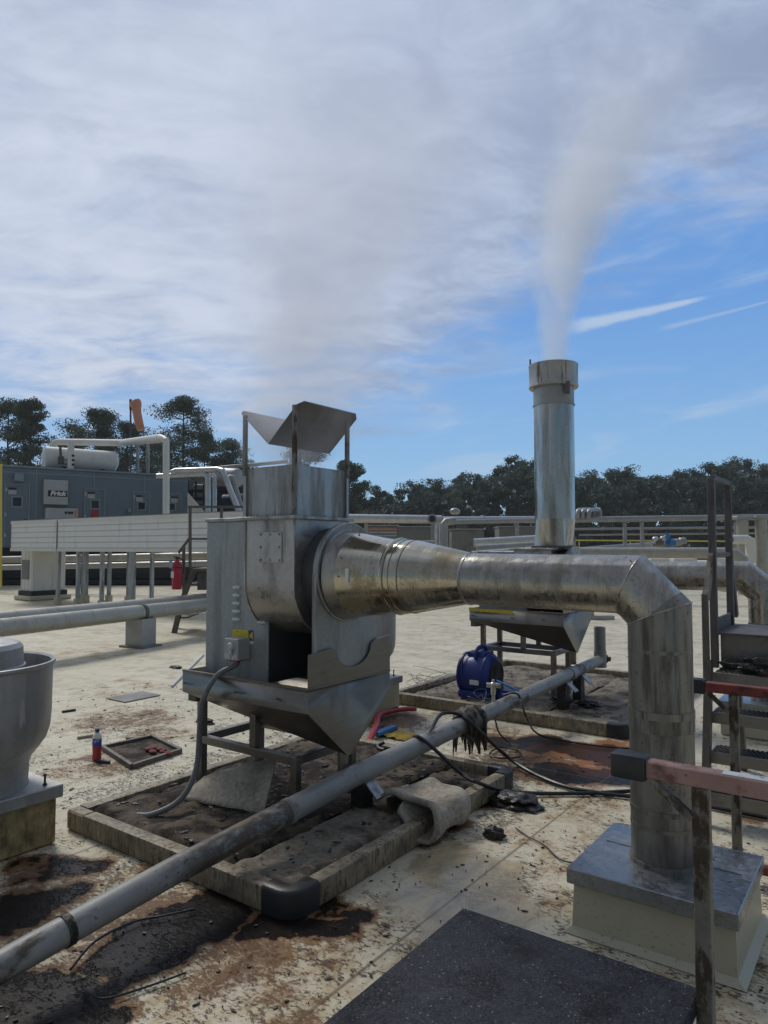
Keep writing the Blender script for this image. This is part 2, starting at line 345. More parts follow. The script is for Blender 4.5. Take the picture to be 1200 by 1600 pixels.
def foliage(name, c0, c1):
    m = bpy.data.materials.new(name); m.use_nodes = True; g = G(m.node_tree); co = g.obj(); rnd = g.n('ShaderNodeObjectInfo', out=5)
    n = g.noise(g.v('ADD', co, g.n('ShaderNodeCombineXYZ', {0: g.m('MULTIPLY', rnd, 90.), 1: 0., 2: 0.})), .35, 5, .6)
    c = g.mix(g.rng(n, .32, .7), c0, c1)
    d = g.n('ShaderNodeBsdfPrincipled', {'Base Color': c, 'Roughness': .65})
    t = g.n('ShaderNodeBsdfTranslucent', {'Color': c}); mx = g.n('ShaderNodeMixShader', {0: .2, 1: d, 2: t})
    g.n('ShaderNodeOutputMaterial', {0: mx}, out=None); return m
M['leaf'] = foliage('pine_foliage', (.055, .08, .055), (.1, .135, .085))
M['leaf_wood'] = foliage('wood_foliage', (.06, .092, .072), (.095, .135, .1))

nt_ = M['gravel'].node_tree; g = G.__new__(G); g.nt = nt_; bs_ = next(n for n in nt_.nodes if n.type == 'BSDF_PRINCIPLED')
oc = g.obj(); vv_ = g.xyz(g.vor(oc, 210, out=1)); old = bs_.inputs['Base Color'].links[0].from_socket
c = g.mix(g.rng(vv_[0], .35, .95, 0, .6), old, (.075, .081, .092)); c = g.mix(g.rng(vv_[1], .988, .99, 0, .6), c, (.25, .25, .25))
wear = g.noise(oc, 3.2, 7, .65); c = g.mix(g.rng(wear, .56, .68, 0, .75, True), c, (.012, .012, .014)); c = g.mix(g.rng(wear, .42, .3, 0, .3, True), c, (.1, .105, .115))
g.put(bs_.inputs['Base Color'], c); bs_.inputs['Specular IOR Level'].default_value = .25
# roof membrane with its stains, seams and puddles (all in ground coordinates)
m = bpy.data.materials.new('stained_roof_membrane'); m.use_nodes = True; g = G(m.node_tree); M['roof'] = m
co = g.map(g.obj(), rot=(0, 0, R(36)))
warp = g.v('SCALE', g.v('SUBTRACT', g.noise(co, 2.2, 5, .6, out=1), (.5, .5, .5)), (0, 0, 0)); warp.node.inputs['Scale'].default_value = .55
cw = g.v('ADD', co, warp)
def blob(lst, src):
    acc = None
    for a, b, r, k in lst:
        d = g.v('DISTANCE', src, (a, b, 0.0), out=1)
        s = g.rng(d, r * .35, r, k, 0, True)
        acc = s if acc is None else g.m('MAXIMUM', acc, s)
    return acc
def spots(lst): return [(*hit(L, 2, 0.0, x, y).xy, r, k) for x, y, r, k in lst]
oil = blob(spots([(60, 1560, .42, 1.), (20, 1590, .4, 1.), (150, 1590, .3, .9), (230, 1480, .34, 1.), (300, 1440, .33, 1.), (180, 1520, .2, .8), (340, 1400, .25, .9), (430, 1440, .3, 1.), (500, 1450, .25, .9), (540, 1420, .2, .8),
    (30, 1420, .36, 1.), (90, 1395, .26, .9), (130, 1350, .25, .8), (230, 1370, .2, .7), (60, 1360, .25, .7), (330, 1530, .2, .5), (400, 1500, .25, .6), (450, 1560, .2, .4), (850, 1165, .45, 1.), (920, 1175, .45, 1.), (880, 1208, .45, 1.),
    (960, 1215, .4, 1.), (790, 1160, .35, .8), (740, 1250, .25, .9), (700, 1290, .22, .7), (650, 1310, .2, .6), (985, 1190, .4, .9), (1130, 1240, .5, .7), (1180, 1260, .5, .6), (620, 1130, .2, .5)]), cw)
brown = blob(spots([(400, 1480, .8, .75), (250, 1420, .8, .8), (100, 1500, .8, .8), (560, 1440, .5, .6), (850, 1190, 1.0, 1.), (600, 1125, .7, 1.), (190, 1125, .8, .85), (180, 1190, .5, .8), (130, 1200, .5, .8), (640, 1500, .5, .5), (850, 1330, .6, .6),
    (850, 1400, .4, .6), (1150, 1560, .6, .6), (760, 1150, .6, .8), (700, 1240, .4, .7), (180, 1075, .9, .5), (150, 1020, 1.2, .45), (250, 1150, .5, .7), (900, 1260, .5, .6)]), cw)
n_big = g.noise(co, 1.1, 9, .7); n_mid = g.noise(g.map(co, sc=(1, .7, 1)), 5, 9, .72, .3); n_fine = g.noise(co, 26, 8, .72)
n_br = g.noise(g.map(co, sc=(1.0, 1.5, 1)), 11, 9, .76, .5); n_sp = g.noise(g.map(co, rot=(0, 0, .5), sc=(1.0, 1.9, 1)), 34, 5, .8, .6)
n_lo = g.noise(co, 2.6, 4, .6)
dfan = g.v('DISTANCE', co, (-2.4, 3.4, 0), out=1)
nearf = g.rng(dfan, 1.5, 9.0, 1, 0, True)
base = g.mix(g.rng(n_big, .32, .68), (.53, .475, .335), (.66, .605, .46))
base = g.mix(g.m('MULTIPLY', g.rng(n_mid, .46, .68, 0, 1, True), .5), base, (.33, .28, .17))
# long weather streaks further out
far = g.noise(g.map(co, rot=(0, 0, R(-20)), sc=(.6, 1.6, 1)), 1.3, 9, .68); fd = g.rng(g.v('LENGTH', co, out=1), 5, 12, 0, 1)
base = g.mix(g.m('MULTIPLY', g.m('MULTIPLY', g.rng(g.m('ADD', g.m('MULTIPLY', far, .6), g.m('MULTIPLY', n_mid, .4)), .46, .62, 0, 1, True), fd), .5), base, (.28, .23, .14))
nav = g.m('ADD', g.m('MULTIPLY', n_mid, .5), g.m('MULTIPLY', n_br, .5)); nav2 = g.m('ADD', g.m('MULTIPLY', n_br, .4), g.m('MULTIPLY', n_sp, .6))
both = g.m('MAXIMUM', brown, oil)
# soft amber wash, then broken brown crust, then fine specks
wash = g.rng(g.m('ADD', g.m('MULTIPLY', both, .3), n_mid), .57, .86, 0, .8, True)
base = g.mix(wash, base, g.mix(g.rng(n_lo, .4, .6), (.3, .14, .028), (.36, .24, .085)))
navb = g.m('ADD', g.m('ADD', g.m('MULTIPLY', n_mid, .35), g.m('MULTIPLY', n_br, .35)), g.m('MULTIPLY', n_sp, .3))
bm_ = g.rng(g.m('ADD', g.m('MULTIPLY', both, .2), navb), .645, .685, 0, 1, True)
base = g.mix(g.m('MULTIPLY', bm_, .85), base, g.mix(g.rng(n_fine, .4, .62), (.05, .018, .006), (.2, .075, .014)))
dirtf = g.m('MULTIPLY', nearf, g.rng(n_lo, .38, .6, .25, 1))
bm2 = g.rng(g.m('ADD', g.m('MULTIPLY', g.m('MAXIMUM', both, dirtf), .135), nav2), .618, .652, 0, 1, True)
base = g.mix(g.m('MULTIPLY', bm2, .9), base, (.04, .021, .012))
nav3 = g.m('ADD', g.m('ADD', g.m('MULTIPLY', n_mid, .4), g.m('MULTIPLY', g.noise(co, 5.5, 5, .6), .4)), g.m('MULTIPLY', n_br, .2))
om = g.rng(g.m('ADD', g.m('MULTIPLY', oil, .42), nav3), .76, .815, 0, 1, True)
ringm = g.rng(g.m('ADD', g.m('MULTIPLY', oil, .42), g.m('ADD', g.m('MULTIPLY', nav3, .7), g.m('MULTIPLY', n_sp, .3))), .6, .74, 0, .9, True)
base = g.mix(ringm, base, g.mix(g.rng(n_lo, .4, .6), (.11, .042, .009), (.2, .095, .022)))
base = g.mix(g.m('MULTIPLY', om, .97), base, g.mix(g.rng(om, .6, 1), (.085, .03, .007), (.008, .007, .0075)))
rust = g.rng(g.m('ADD', g.m('MULTIPLY', blob([(-1.98, 5.75, .5, 1.), (-1.9, 5.3, .35, .8), (-2.3, 5.5, .3, .7)], cw), .3), nav), .57, .68, 0, .95, True)
base = g.mix(g.m('MULTIPLY', rust, g.m('SUBTRACT', 1.0, g.m('MULTIPLY', om, .8))), base, (.27, .095, .018))
# splatter of dark flecks, thickest near the fans
spl = g.rng(g.vor(g.v('ADD', co, g.v('SCALE', g.noise(co, 30, 3, out=1))), 26), .2, .12, 0, 1)
near = g.rng(g.v('DISTANCE', co, (-2.0, 3.6, 0), out=1), 1.5, 5.5, 1, .0, True)
spl = g.m('MULTIPLY', g.m('MULTIPLY', spl, g.rng(g.noise(co, 2.4, 4), .42, .55)), near)
base = g.mix(g.m('MULTIPLY', spl, .85), base, (.03, .02, .014))
# puddle of tan water
pud = g.rng(g.m('ADD', blob([(-1.72, 2.95, .5, 1.), (-1.9, 3.3, .38, 1.), (-1.6, 2.75, .35, 1.)], cw), g.m('MULTIPLY', g.m('SUBTRACT', n_mid, .5), .6)), .3, .6, 0, 1, True)
base = g.mix(g.m('MULTIPLY', pud, .8), base, g.mix(g.rng(n_mid, .42, .6), (.5, .38, .2), (.3, .235, .15)))
# membrane seams
xa, xb, _ = g.xyz(co)
def seam(c, per, off):
    d = g.m('ABSOLUTE', g.m('SUBTRACT', g.m('FRACT', g.m('DIVIDE', g.m('ADD', c, off), per)), .5)); return g.rng(g.m('MULTIPLY', d, per), .004, .010, 1, 0)
sm = g.m('MULTIPLY', g.m('MAXIMUM', seam(xa, 1.9, 1.75 + .95), seam(xb, 6.1, -2.0)), g.rng(g.v('LENGTH', co, out=1), 4, 9, 1, .25))
base = g.mix(g.m('MULTIPLY', sm, .7), base, (.12, .09, .05))
wet = g.m('MAXIMUM', g.m('MULTIPLY', om, .62), g.m('MULTIPLY', pud, .9))
ro = g.m('SUBTRACT', g.m('ADD', .5, g.m('MULTIPLY', n_fine, .25)), g.m('MULTIPLY', wet, .5))
hh = g.m('ADD', g.m('ADD', g.m('MULTIPLY', n_fine, .35), g.m('MULTIPLY', n_big, 1.2)), g.m('MULTIPLY', sm, .5))
hh = g.m('ADD', hh, g.m('MULTIPLY', g.m('MAXIMUM', g.m('MAXIMUM', bm2, bm_), spl), .6))
hh = g.m('MULTIPLY', hh, g.m('SUBTRACT', 1.0, g.m('MULTIPLY', pud, .95)))
b = g.n('ShaderNodeBsdfPrincipled', {'Base Color': base, 'Roughness': g.m('MAXIMUM', ro, .06), 'Normal': g.bump(hh, .5, .012), 'Specular IOR Level': g.m('SUBTRACT', .5, g.m('MULTIPLY', om, .38))})
g.n('ShaderNodeOutputMaterial', {0: b}, out=None)
m = bpy.data.materials.new('rough_grass_ground'); m.use_nodes = True; g = G(m.node_tree); M['ground'] = m
c = g.mix(g.rng(g.noise(g.obj(), .05, 8, .6), .35, .65), (.05, .07, .03), (.09, .1, .045))
g.n('ShaderNodeOutputMaterial', {0: g.n('ShaderNodeBsdfPrincipled', {'Base Color': c, 'Roughness': .9})}, out=None)

# ------------------------------------------------------------------ setting
GZ = -7.0
MB().quad((-600, -600, GZ), (600, -600, GZ), (600, 600, GZ), (-600, 600, GZ)).solo('ground', M['ground'], W, (0, 0, 0), None, None, kind='structure')
MB().box(-70, 90, -25, 92, GZ + .02, 0).solo('roof_deck', M['roof'], W, (0, 0, 0), None, None, kind='structure')

# ================================================================== NEAR OBJECTS (frame L)
# --- long drain pipe
pts = [(-2.6, .1, .095), (-2.6, 1.3, .18), (-2.6, 2.0, .242), (-2.61, 2.75, .282), (-2.63, 3.3, .31), (-2.66, 4.72, .34), (-2.72, 7.85, .41)]
dp = thing('drain_pipe', 'long grey plastic drain pipe crossing the stained roof under both hopper tips', 'drain pipe', L, (-2.6, 2.0, .0))
RP = .058
MB().tube(pts, [.055, .055, .058, .062, .062, .06, .056], 28).part('pipe_run', M['pvc'], dp)
def along(bq):
    for p, q in zip(pts, pts[1:]):
        if p[1] <= bq <= q[1]:
            t = (bq - p[1]) / (q[1] - p[1]); return Vector(p).lerp(Vector(q), t), (Vector(q) - Vector(p)).normalized()
for bq, ln, rr in ((1.53, .03, .061), (2.74, .05, .066), (6.9, .12, .064)):
    c, d = along(bq); MB().lathe(c - d * ln / 2, d, [(0, .05), (0, rr), (ln, rr), (ln, .05)], 28).part('coupling', M['gunk'] if bq < 2 else M['pvc'], dp, 'dirt-caked coupling ring' if bq < 2 else None)
# caked joint with rags and drips
c, d = along(4.75); rnd = random.Random(3)
mb = MB(); prof = []
for i in range(12):
    t = -.13 + .26 * i / 11; prof.append((t, .078 + .04 * math.sin(math.pi * i / 11) + rnd.uniform(-.008, .012)))
mb.lathe(c, d, prof, 26)
for k in range(26):
    o = c + d * rnd.uniform(-.13, .13); sgn = rnd.choice((-1, 1)); off = Vector((sgn * rnd.uniform(.03, .085), 0, 0)); top = o + off + Vector((0, 0, -.03)); ln = rnd.uniform(.08, .22)
    mb.tube([top, top + Vector((rnd.uniform(-.01, .01), 0, -ln * .5)), top + Vector((rnd.uniform(-.02, .02), 0, -ln))], [.018, .014, .005], 7)
jo = mb.part('caked_joint', M['gunk'], dp, 'pipe joint caked in dark dripping residue')
for v in jo.data.vertices:
    v.co += Vector((mnoise.noise(v.co * 22), mnoise.noise(v.co * 22 + Vector((9, 0, 0))), mnoise.noise(v.co * 22 + Vector((0, 9, 0))))) * .016
# upturned end
c, d = along(7.8)
MB().lathe((c.x, c.y, c.z - .1), (0, 0, 1), [(.02, .068), (.2, .068), (.2, .062), (.46, .062), (.46, .054), (.3, .054)], 26).part('standpipe', M['pvc'], dp)
mb = MB().lathe(c + d * .05, d, [(0, .066), (.05, .066), (.06, .05)], 24); mb.box(c.x + .06, c.x + .09, c.y + .06, c.y + .1, c.z - .02, c.z + .03, .005).box(c.x - .09, c.x - .06, c.y + .06, c.y + .1, c.z - .03, c.z + .03, .005)
mb.part('end_cap', M['rust_steel'], dp)
for bq in (3.42, 6.72, 7.15):
    c, d = along(bq); z0 = .03
    MB().box(c.x - .09, c.x + .09, bq - .03, bq + .03, z0, z0 + .03).box(c.x - .06, c.x + .03, bq - .05, bq + .05, z0 + .03, c.z - .055).part('pipe_saddle', M['grease'], dp); MB().prism([(c.x + .03, bq - .03, c.z - .05), (c.x + .12, bq - .03, c.z - .13), (c.x + .115, bq - .03, c.z - .14), (c.x + .025, bq - .03, c.z - .06)], (0, .09, 0)).part('saddle_wing', M['galv'], dp)  # saddle blocks coloured near black to stand in for shade under the pipe
# ball valve on the pipe
c, d = along(5.22); vv = c + Vector((-.03, 0, RP))
MB().tube([vv - Vector((0, 0, .02)), vv + Vector((0, 0, .07))], .014, 12).lathe(vv + Vector((0, 0, .05)), (0, 0, 1), [(0, .02), (.03, .022), (.06, .02)], 8).sphere(vv + Vector((0, 0, .125)), .028).tube([vv + Vector((-.05, -.02, .125)), vv + Vector((.055, .02, .125))], .02, 8).tube([vv + Vector((0, 0, .125)), vv + Vector((0, 0, .17))], .012, 8).part('ball_valve', M['brass'], dp)
hv = MB().bar(vv + Vector((.03, .0, .165)), vv + Vector((.21, .03, .1)), .026, .012); hv.part('valve_handle', M['blue_bright'], dp)

# --- containment frames round both fans
def containment(a0, a1, b0, b1, label, boots, z0=0.0):
    t = thing('containment_frame', label, 'spill frame', L, (a0, b0, z0), 'spill containment frames under the fans')
    w, h, r = .085, .118, .17
    for (p, q, along_a) in (((a0 + r, b0), (a1 - r, b0), 1), ((a0 + r, b1 - w), (a1 - r, b1 - w), 1)):
        MB().box(p[0], q[0], p[1], p[1] + w, z0 + .002, z0 + h, .012, 2).part('rail', M['rail'], t)
    for a in (a0, a1 - w): MB().box(a, a + w, b0 + r, b1 - r, z0 + .002, z0 + h, .012, 2).part('rail', M['rail'], t)
    for kk, (ca, cb, sa, sb) in enumerate(((a0, b0, 1, 1), (a1, b0, -1, 1), (a1, b1, -1, -1), (a0, b1, 1, -1))):
        if kk not in boots:
            MB().box(min(ca, ca + sa * r), max(ca, ca + sa * r), min(cb, cb + sb * w), max(cb, cb + sb * w), z0 + .002, z0 + h - .002, .01).box(min(ca, ca + sa * w), max(ca, ca + sa * w), min(cb + sb * w, cb + sb * r), max(cb + sb * w, cb + sb * r), z0 + .002, z0 + h - .002, .0).part('corner_piece', M['rail'], t); continue
        R0, e, wi = .1, .005, .094
        path = [((ca - sa * e, cb + sb * (r + .012)), (sa, 0))]
        for k in range(11):
            th = math.pi / 2 * k / 10; nx_, ny_ = math.cos(th), math.sin(th)
            path.append(((ca + sa * (R0 - (R0 + e) * nx_), cb + sb * (R0 - (R0 + e) * ny_)), (sa * nx_, sb * ny_)))
        path.append(((ca + sa * (r + .012), cb - sb * e), (0, sb)))
        sec = [(0, .004), (0, h - .012), (.004, h + .001), (.014, h + .008), (wi - .014, h + .008), (wi - .004, h + .001), (wi, h - .012), (wi, .004)]
        mb = MB(); rings = [[mb.bm.verts.new((px + nx_ * d_, py + ny_ * d_, z0 + z)) for d_, z in sec] for (px, py), (nx_, ny_) in path]
        for r0_, r1_ in zip(rings, rings[1:]):
            for k in range(8): mb.bm.faces.new((r0_[k], r0_[(k + 1) % 8], r1_[(k + 1) % 8], r1_[k]))
        mb.bm.faces.new(rings[0]); mb.bm.faces.new(rings[-1][::-1])
        mb.part('corner_boot', M['boot'], t, ang=50)
    return t
containment(-4.0, -2.2, 2.34, 4.6, 'white rail spill frame with black corner boots round the near vented fan', (1, 2))
containment(-4.45, -1.93, 6.2, 8.95, 'stained rail spill frame under the far fan and the blue blower', (1,))

def sheet(a0, a1, b0, b1, z, amp, n, seed, edge=.02, sc=3.0, cut=None):
    mb = MB(); na = max(4, int((a1 - a0) * n)); nb = max(4, int((b1 - b0) * n)); gr = {}
    for i in range(na + 1):
        for j in range(nb + 1):
            a = a0 + (a1 - a0) * i / na; b = b0 + (b1 - b0) * j / nb
            p = Vector((a * sc + seed * 7, b * sc, seed)); h = amp * (mnoise.fractal(p, 1.0, 2.0, 4) + .25 * mnoise.noise(p * 5) + .8 * (.5 - abs(mnoise.noise(p * 1.7 + Vector((4, 1, 2)))) * 2) ** 3)
            if i in (0, na) or j in (0, nb): h -= edge; a += .02 * mnoise.noise(p * 6); b += .02 * mnoise.noise(p * 6 + Vector((3, 3, 3)))
            gr[i, j] = mb.bm.verts.new((a, b, max(z + h, .012)))
    for i in range(na):
        for j in range(nb): mb.bm.faces.new((gr[i, j], gr[i + 1, j], gr[i + 1, j + 1], gr[i, j + 1]))
    return mb
sheet(-3.905, -2.7, 2.435, 4.5, .105, .045, 34, 1, .03).solo('absorbent_mat', M['mat'], L, (-3.3, 3.4, 0), 'brown soaked absorbent mat crumpled beneath the near hopper stand', 'absorbent mat', ang=60)
sheet(-2.69, -2.295, 2.435, 3.95, .11, .03, 34, 2, .03).solo('absorbent_mat', M['mat_dry'], L, (-2.5, 3.2, 0), 'grey felt mat strip between the drain pipe and the near frame rail', 'absorbent mat', ang=60)
sheet(-2.69, -2.295, 3.97, 4.5, .075, .03, 34, 5, .03).solo('absorbent_mat', M['mat'], L, (-2.5, 4.2, 0), 'brown stained mat at the boot corner behind the folded blanket', 'absorbent mat', ang=60)
sheet(-4.35, -2.84, 6.3, 8.85, .07, .025, 20, 3, .03).solo('absorbent_mat', M['mat_dry'], L, (-3.5, 7.5, 0), 'sandy grey mat under the blue blower and far hopper', 'absorbent mat', ang=60)
sheet(-2.82, -2.03, 6.3, 8.85, .075, .025, 20, 4, .03).solo('absorbent_mat', M['mat_dry'], L, (-2.3, 7.5, 0), 'grey mat with black lumps beside the upturned drain pipe end', 'absorbent mat', ang=60)
# loose felt sheet draped below the hopper
q = [gp(433, 1187, .36), gp(412, 1272, .13), gp(285, 1248, .12), gp(318, 1216, .2)]
def patch(q, n, bulge, seed, thick):
    mb = MB(); gr = {}
    for i in range(n + 1):
        for j in range(n + 1):
            u, v = i / n, j / n
            p = (q[0] * (1 - u) + q[3] * u) * (1 - v) + (q[1] * (1 - u) + q[2] * u) * v
            h = bulge * math.sin(math.pi * u) * math.sin(math.pi * (.15 + .85 * v)) + .012 * mnoise.noise(p * 9 + Vector((seed, 0, 0)))
            gr[i, j] = (mb.bm.verts.new(p + Vector((0, 0, h + thick))), mb.bm.verts.new(p + Vector((0, 0, h))))
    f = mb.bm.faces.new
    for i in range(n):
        for j in range(n):
            f([gr[k][0] for k in ((i, j), (i + 1, j), (i + 1, j + 1), (i, j + 1))]); f([gr[k][1] for k in ((i, j + 1), (i + 1, j + 1), (i + 1, j), (i, j))])
        for a, b in (((i, 0), (i + 1, 0)), ((i + 1, n), (i, n)), ((0, i + 1), (0, i)), ((n, i), (n, i + 1))): f((gr[b][0], gr[a][0], gr[a][1], gr[b][1]))
    return mb
patch(q, 14, .03, 2, .012).solo('felt_sheet', M['felt'], L, (-3.2, 3.1, 0), 'stiff pale grey felt sheet propped under the near hopper beside the conduit', 'felt sheet', ang=50)
# folded blanket over the frame rail
mb = MB(); prof = [(-.30, .15), (-.2, .20), (-.1, .185), (0, .19), (.08, .2), (.13, .185), (.155, .12), (.135, .06), (.07, .05), (.02, .075), (-.02, .13), (-.08, .165)]
ps = spline([(x, 0, z) for x, z in prof], 5); rows = []
nl = 16
for j in range(nl + 1):
    u = j / nl; row = []
    for k, p in enumerate(ps):
        f = k / (len(ps) - 1)
        bb = 3.40 + u * .42 + .05 * math.sin(f * 5 + 1) + (.10 * f * (u - .2))
        aa = -2.27 + p.x * (1 + .15 * math.sin(u * 4)) + .02 * math.sin(u * 9 + f * 3); zz = max(p.z * (1 - .15 * u) + .018 * math.sin(u * 8 + f * 6) + .012 * mnoise.noise(Vector((f * 8, u * 6, 2))), .02)
        row.append(Vector((aa, bb, zz)))
    rows.append(row)
for sgn in (0, 1):
    pass
vv = [[mb.bm.verts.new(p) for p in r] for r in rows]
for j in range(nl):
    for k in range(len(ps) - 1): mb.bm.faces.new((vv[j][k], vv[j][k + 1], vv[j + 1][k + 1], vv[j + 1][k]))
bl_ = mb.solo('felt_blanket', M['felt'], L, (-2.27, 3.6, 0), 'folded dirty felt blanket draped over the white frame rail', 'blanket', ang=60)
sd_ = bl_.modifiers.new('thickness', 'SOLIDIFY'); sd_.thickness = .022; sd_.offset = 0

# --- fan units
def fan_unit(da, db, dz, zi, zt, zcab, label, hood):
    aH, bL, bR, zr, zb, ztip, aL = -2.65 + da, 2.94 + db, 3.71 + db, .868 + dz, .735 + dz, .434 + dz, -3.72 + da
    bc = 3.3 + db
    t = thing('exhaust_fan', label, 'exhaust fan', L, (-3.1 + da, bc, 0), None)
    A = lambda a: a + da
    B = lambda b: b + db
    th = .006
    # hopper: band, sloping bottom, drain end plate
    mb = MB(); tip_l, tip_r = (aH, bc - .015, ztip), (aH, bc + .015, ztip)
    S = mb.bm; 
    def V(*p): return S.verts.new(p)
    o = [V(aL, bL, zr), V(aH, bL, zr), V(aH, bR, zr), V(aL, bR, zr)]
    lo = [V(aL, bL, zb), V(aH, bL, zb), V(aH, bR, zb), V(aL, bR, zb)]
    tl, tr = V(*tip_l), V(*tip_r)
    for k in (0, 2, 3): S.faces.new((o[k], o[(k + 1) % 4], lo[(k + 1) % 4], lo[k]))
    S.faces.new((o[1], o[2], lo[2], tr, tl, lo[1]))
    S.faces.new((lo[0], lo[1], tl)); S.faces.new((lo[0], tl, tr, lo[3])); S.faces.new((lo[3], tr, lo[2]))
    S.faces.ensure_lookup_table()
    hp = mb.part('hopper', M['steel'], t, ang=2)
    S2 = hp.modifiers.new('plate', 'SOLIDIFY'); S2.thickness = .005; S2.offset = -1
    # rim seam and hooks
    MB().box(aL, aH + .004, bL - .004, bL + .012, zr - .006, zr + .006).box(aH - .010, aH + .006, bL + .002, bR, zr - .004, zr + .006).part('rim_lip', M['steel'], hp)
    for a in (A(-3.64), A(-3.17), A(-2.83)):
        MB().tube([(a - .05, bL - .004, zr - .075), (a - .05, bL - .016, zr - .075), (a, bL - .016, zr - .075), (a + .006, bL - .014, zr - .14), (a + .006, bL - .004, zr - .14)], .007, 8, mitre=False).part('hook', M['steel'], hp)
    # notched splash plate above the rim
    poly = [(aH + .001, bL, zr + .004), (aH + .001, bL, zr + .19)]
    poly += [(aH + .001, B(3.14), zr + .205)]
    for k in range(13):
        a_ = math.pi + math.pi * k / 12; poly.append((aH + .001, B(3.345) + .165 * math.cos(a_), zr + .19 + .115 * math.sin(a_)))
    poly += [(aH + .001, B(3.56), zr + .215), (aH + .001, bR, zr + .225), (aH + .001, bR, zr + .004)]
    MB().prism(poly, (-.005, 0, 0)).part('splash_plate', M['steel'], t)
    MB().lathe((aH - .045, bc, ztip - .12), (0, 0, 1), [(0, .04), (.0, .033), (.16, .033), (.16, .045), (.175, .045)], 18).part('drain_spout', M['steel'], t)
    # stand
    zl = .42 + dz
    fb = 3.07 if hood else 3.18
    for a, b in ((-3.68, fb), (-2.86, fb), (-2.86, 3.58), (-3.68, 3.58)):
        top = zb - .0 if a < -3.5 else zl + .025
        MB().box(A(a) - .025, A(a) + .025, B(b) - .025, B(b) + .025, .02, top if a < -3.5 else top, .004).part('leg', M['steel'], t)
    for p, q in (((-3.655, fb), (-2.885, fb)), ((-3.655, 3.58), (-2.885, 3.58))):
        MB().box(A(p[0]), A(q[0]), B(p[1]) - .024, B(p[1]) + .024, zl - .025, zl + .024, .004).part('cross_rail', M['steel'], t)
    for a in (-3.68, -2.86): MB().box(A(a) - .024, A(a) + .024, B(fb + .025), B(3.555), zl - .024, zl + .025, .004).part('cross_rail', M['steel'], t)
    for b in (fb, 3.58): MB().box(A(-3.2) - .025, A(-3.2) + .025, B(b) - .023, B(b) + .023, zl + .024, zb - .05, .004).part('strut', M['steel'], t)
    MB().box(A(-3.74), A(-3.66), B(3.0), B(3.65), zb - .07, zb - .005, .004).part('bearer', M['rust_steel'], t)
    # motor cabinet
    c0, c1, cb0, cb1 = A(-3.685), A(-3.115), B(3.09), B(3.66)
    cz = zr - .04
    cab = MB().box(c0, c1, cb0, cb1, cz, zcab, .006).part('cabinet', M['cab'], t)
    MB().box(c0 - .008, c1 + .004, cb0 - .008, cb1 + .008, zcab - .002, zcab + .022, .004).part('cabinet_lid', M['galv'], cab)
    MB().box(c1 + .001, c1 + .004, cb0 + .01, cb1, cz, min(zcab, zi - .3), 0).part('inner_shade', M['recess_shade'], cab)  # thin dark sheet, recess shade painted over the cabinet side
    mb = MB()
    for k in range(9):
        z = cz + .08 + (zcab - cz - .12) * k / 8
        mb.lathe((c0 + .018, cb0, z), (0, -1, 0), [(0, .006), (.003, .005), (.004, .001)], 6)
    mb.part('screw', M['louvre'], cab)
    MB().box(c1 + .006, A(-2.69), B(3.5), B(3.515), zb + .02, zi - .1).part('back_panel', M['recess_shade'], t)  # dark panel added to close the recess and keep it shaded
    for col, zs in ((-3.391, [1.396 - .05 * k for k in range(5)]), (-3.165, [1.292, 1.242, 1.192])):
        for z in zs:
            z = z + (zcab - 1.815)
            MB().lathe((A(col) - .038, cb0 - .0, z), (1, 0, 0), [(0, .001), (.006, .01), (.03, .014), (.048, .014), (.07, .01), (.076, .001)], 12).part('louvre', M['louvre'], cab)
    # scroll housing
    s0, s1 = A(-3.19), A(-2.79); f0, f1 = B(2.972), B(3.44)
    ci = Vector((0, bc - .02, zi - .045))
    rf = ci.y - f0; pl_ = [(f0, zt), (f0, ci.z)]
    for k in range(1, 23):
        an = math.pi + R(200) * k / 22; r = rf + .06 * k / 22
        pl_.append((ci.y + r * math.cos(an), ci.z + r * math.sin(an)))
    pl_ += [(f1 + .03, zi + .2), (f1, zi + .25), (f1, zt)]
    sc_ = MB().prism([(s0, y, z) for y, z in pl_], (s1 - s0, 0, 0)).part('scroll_housing', M['scroll'], t, ang=40)
    # edge lips of the two side plates
    for a in (s0, s1):
        mb = MB()
        for (y0, z0), (y1, z1) in zip(pl_[:26], pl_[1:26]): mb.bar((a, y0 - .0, z0), (a, y1, z1), .012, .012, up=(1, 0, 0))
        mb.part('side_lip', M['scroll'], sc_)
    MB().box(s0 - .04, s1 + .03, f0 - .04, f1 + .04, zt, zt + .02, .003).part('discharge_flange', M['galv'], t)
    mb = MB()
    for k in range(5): mb.lathe((s0 + .02 + (s1 - s0 - .04) * k / 4, f0 - .022, zt + .02), (0, 0, 1), [(0, .009), (.007, .008), (.009, .004)], 6)
    for k in range(5): mb.lathe((s1 + .016, f0 + .03 + (f1 - f0 - .04) * k / 4, zt + .02), (0, 0, 1), [(0, .009), (.007, .008), (.009, .004)], 6)
    mb.part('bolt', M['galv'], t)
    # access panel
    pa = MB().box(A(-3.075), A(-2.885), f0 - .006, f0 - .0005, zi + .055, zi + .235, .002).part('access_panel', M['scroll'], sc_)
    mb = MB()
    for a in (-3.055, -2.98, -2.905):
        for z in (zi + .07, zi + .145, zi + .22):
            if a == -2.98 and abs(z - zi - .145) < .01: continue
            mb.lathe((A(a), f0 - .006, z), (0, -1, 0), [(0, .008), (.005, .007), (.007, .001)], 8)
    mb.part('bolt', M['galv'], pa)
    # arched inlet plate and bell mouth
    ap = A(-2.665); ra = .287
    poly = [(ap, bc - ra, zr - .03), (ap, bc + ra, zr - .03)] + [(ap, bc + ra * math.cos(math.pi * k / 24), zi + ra * math.sin(math.pi * k / 24)) for k in range(25)]
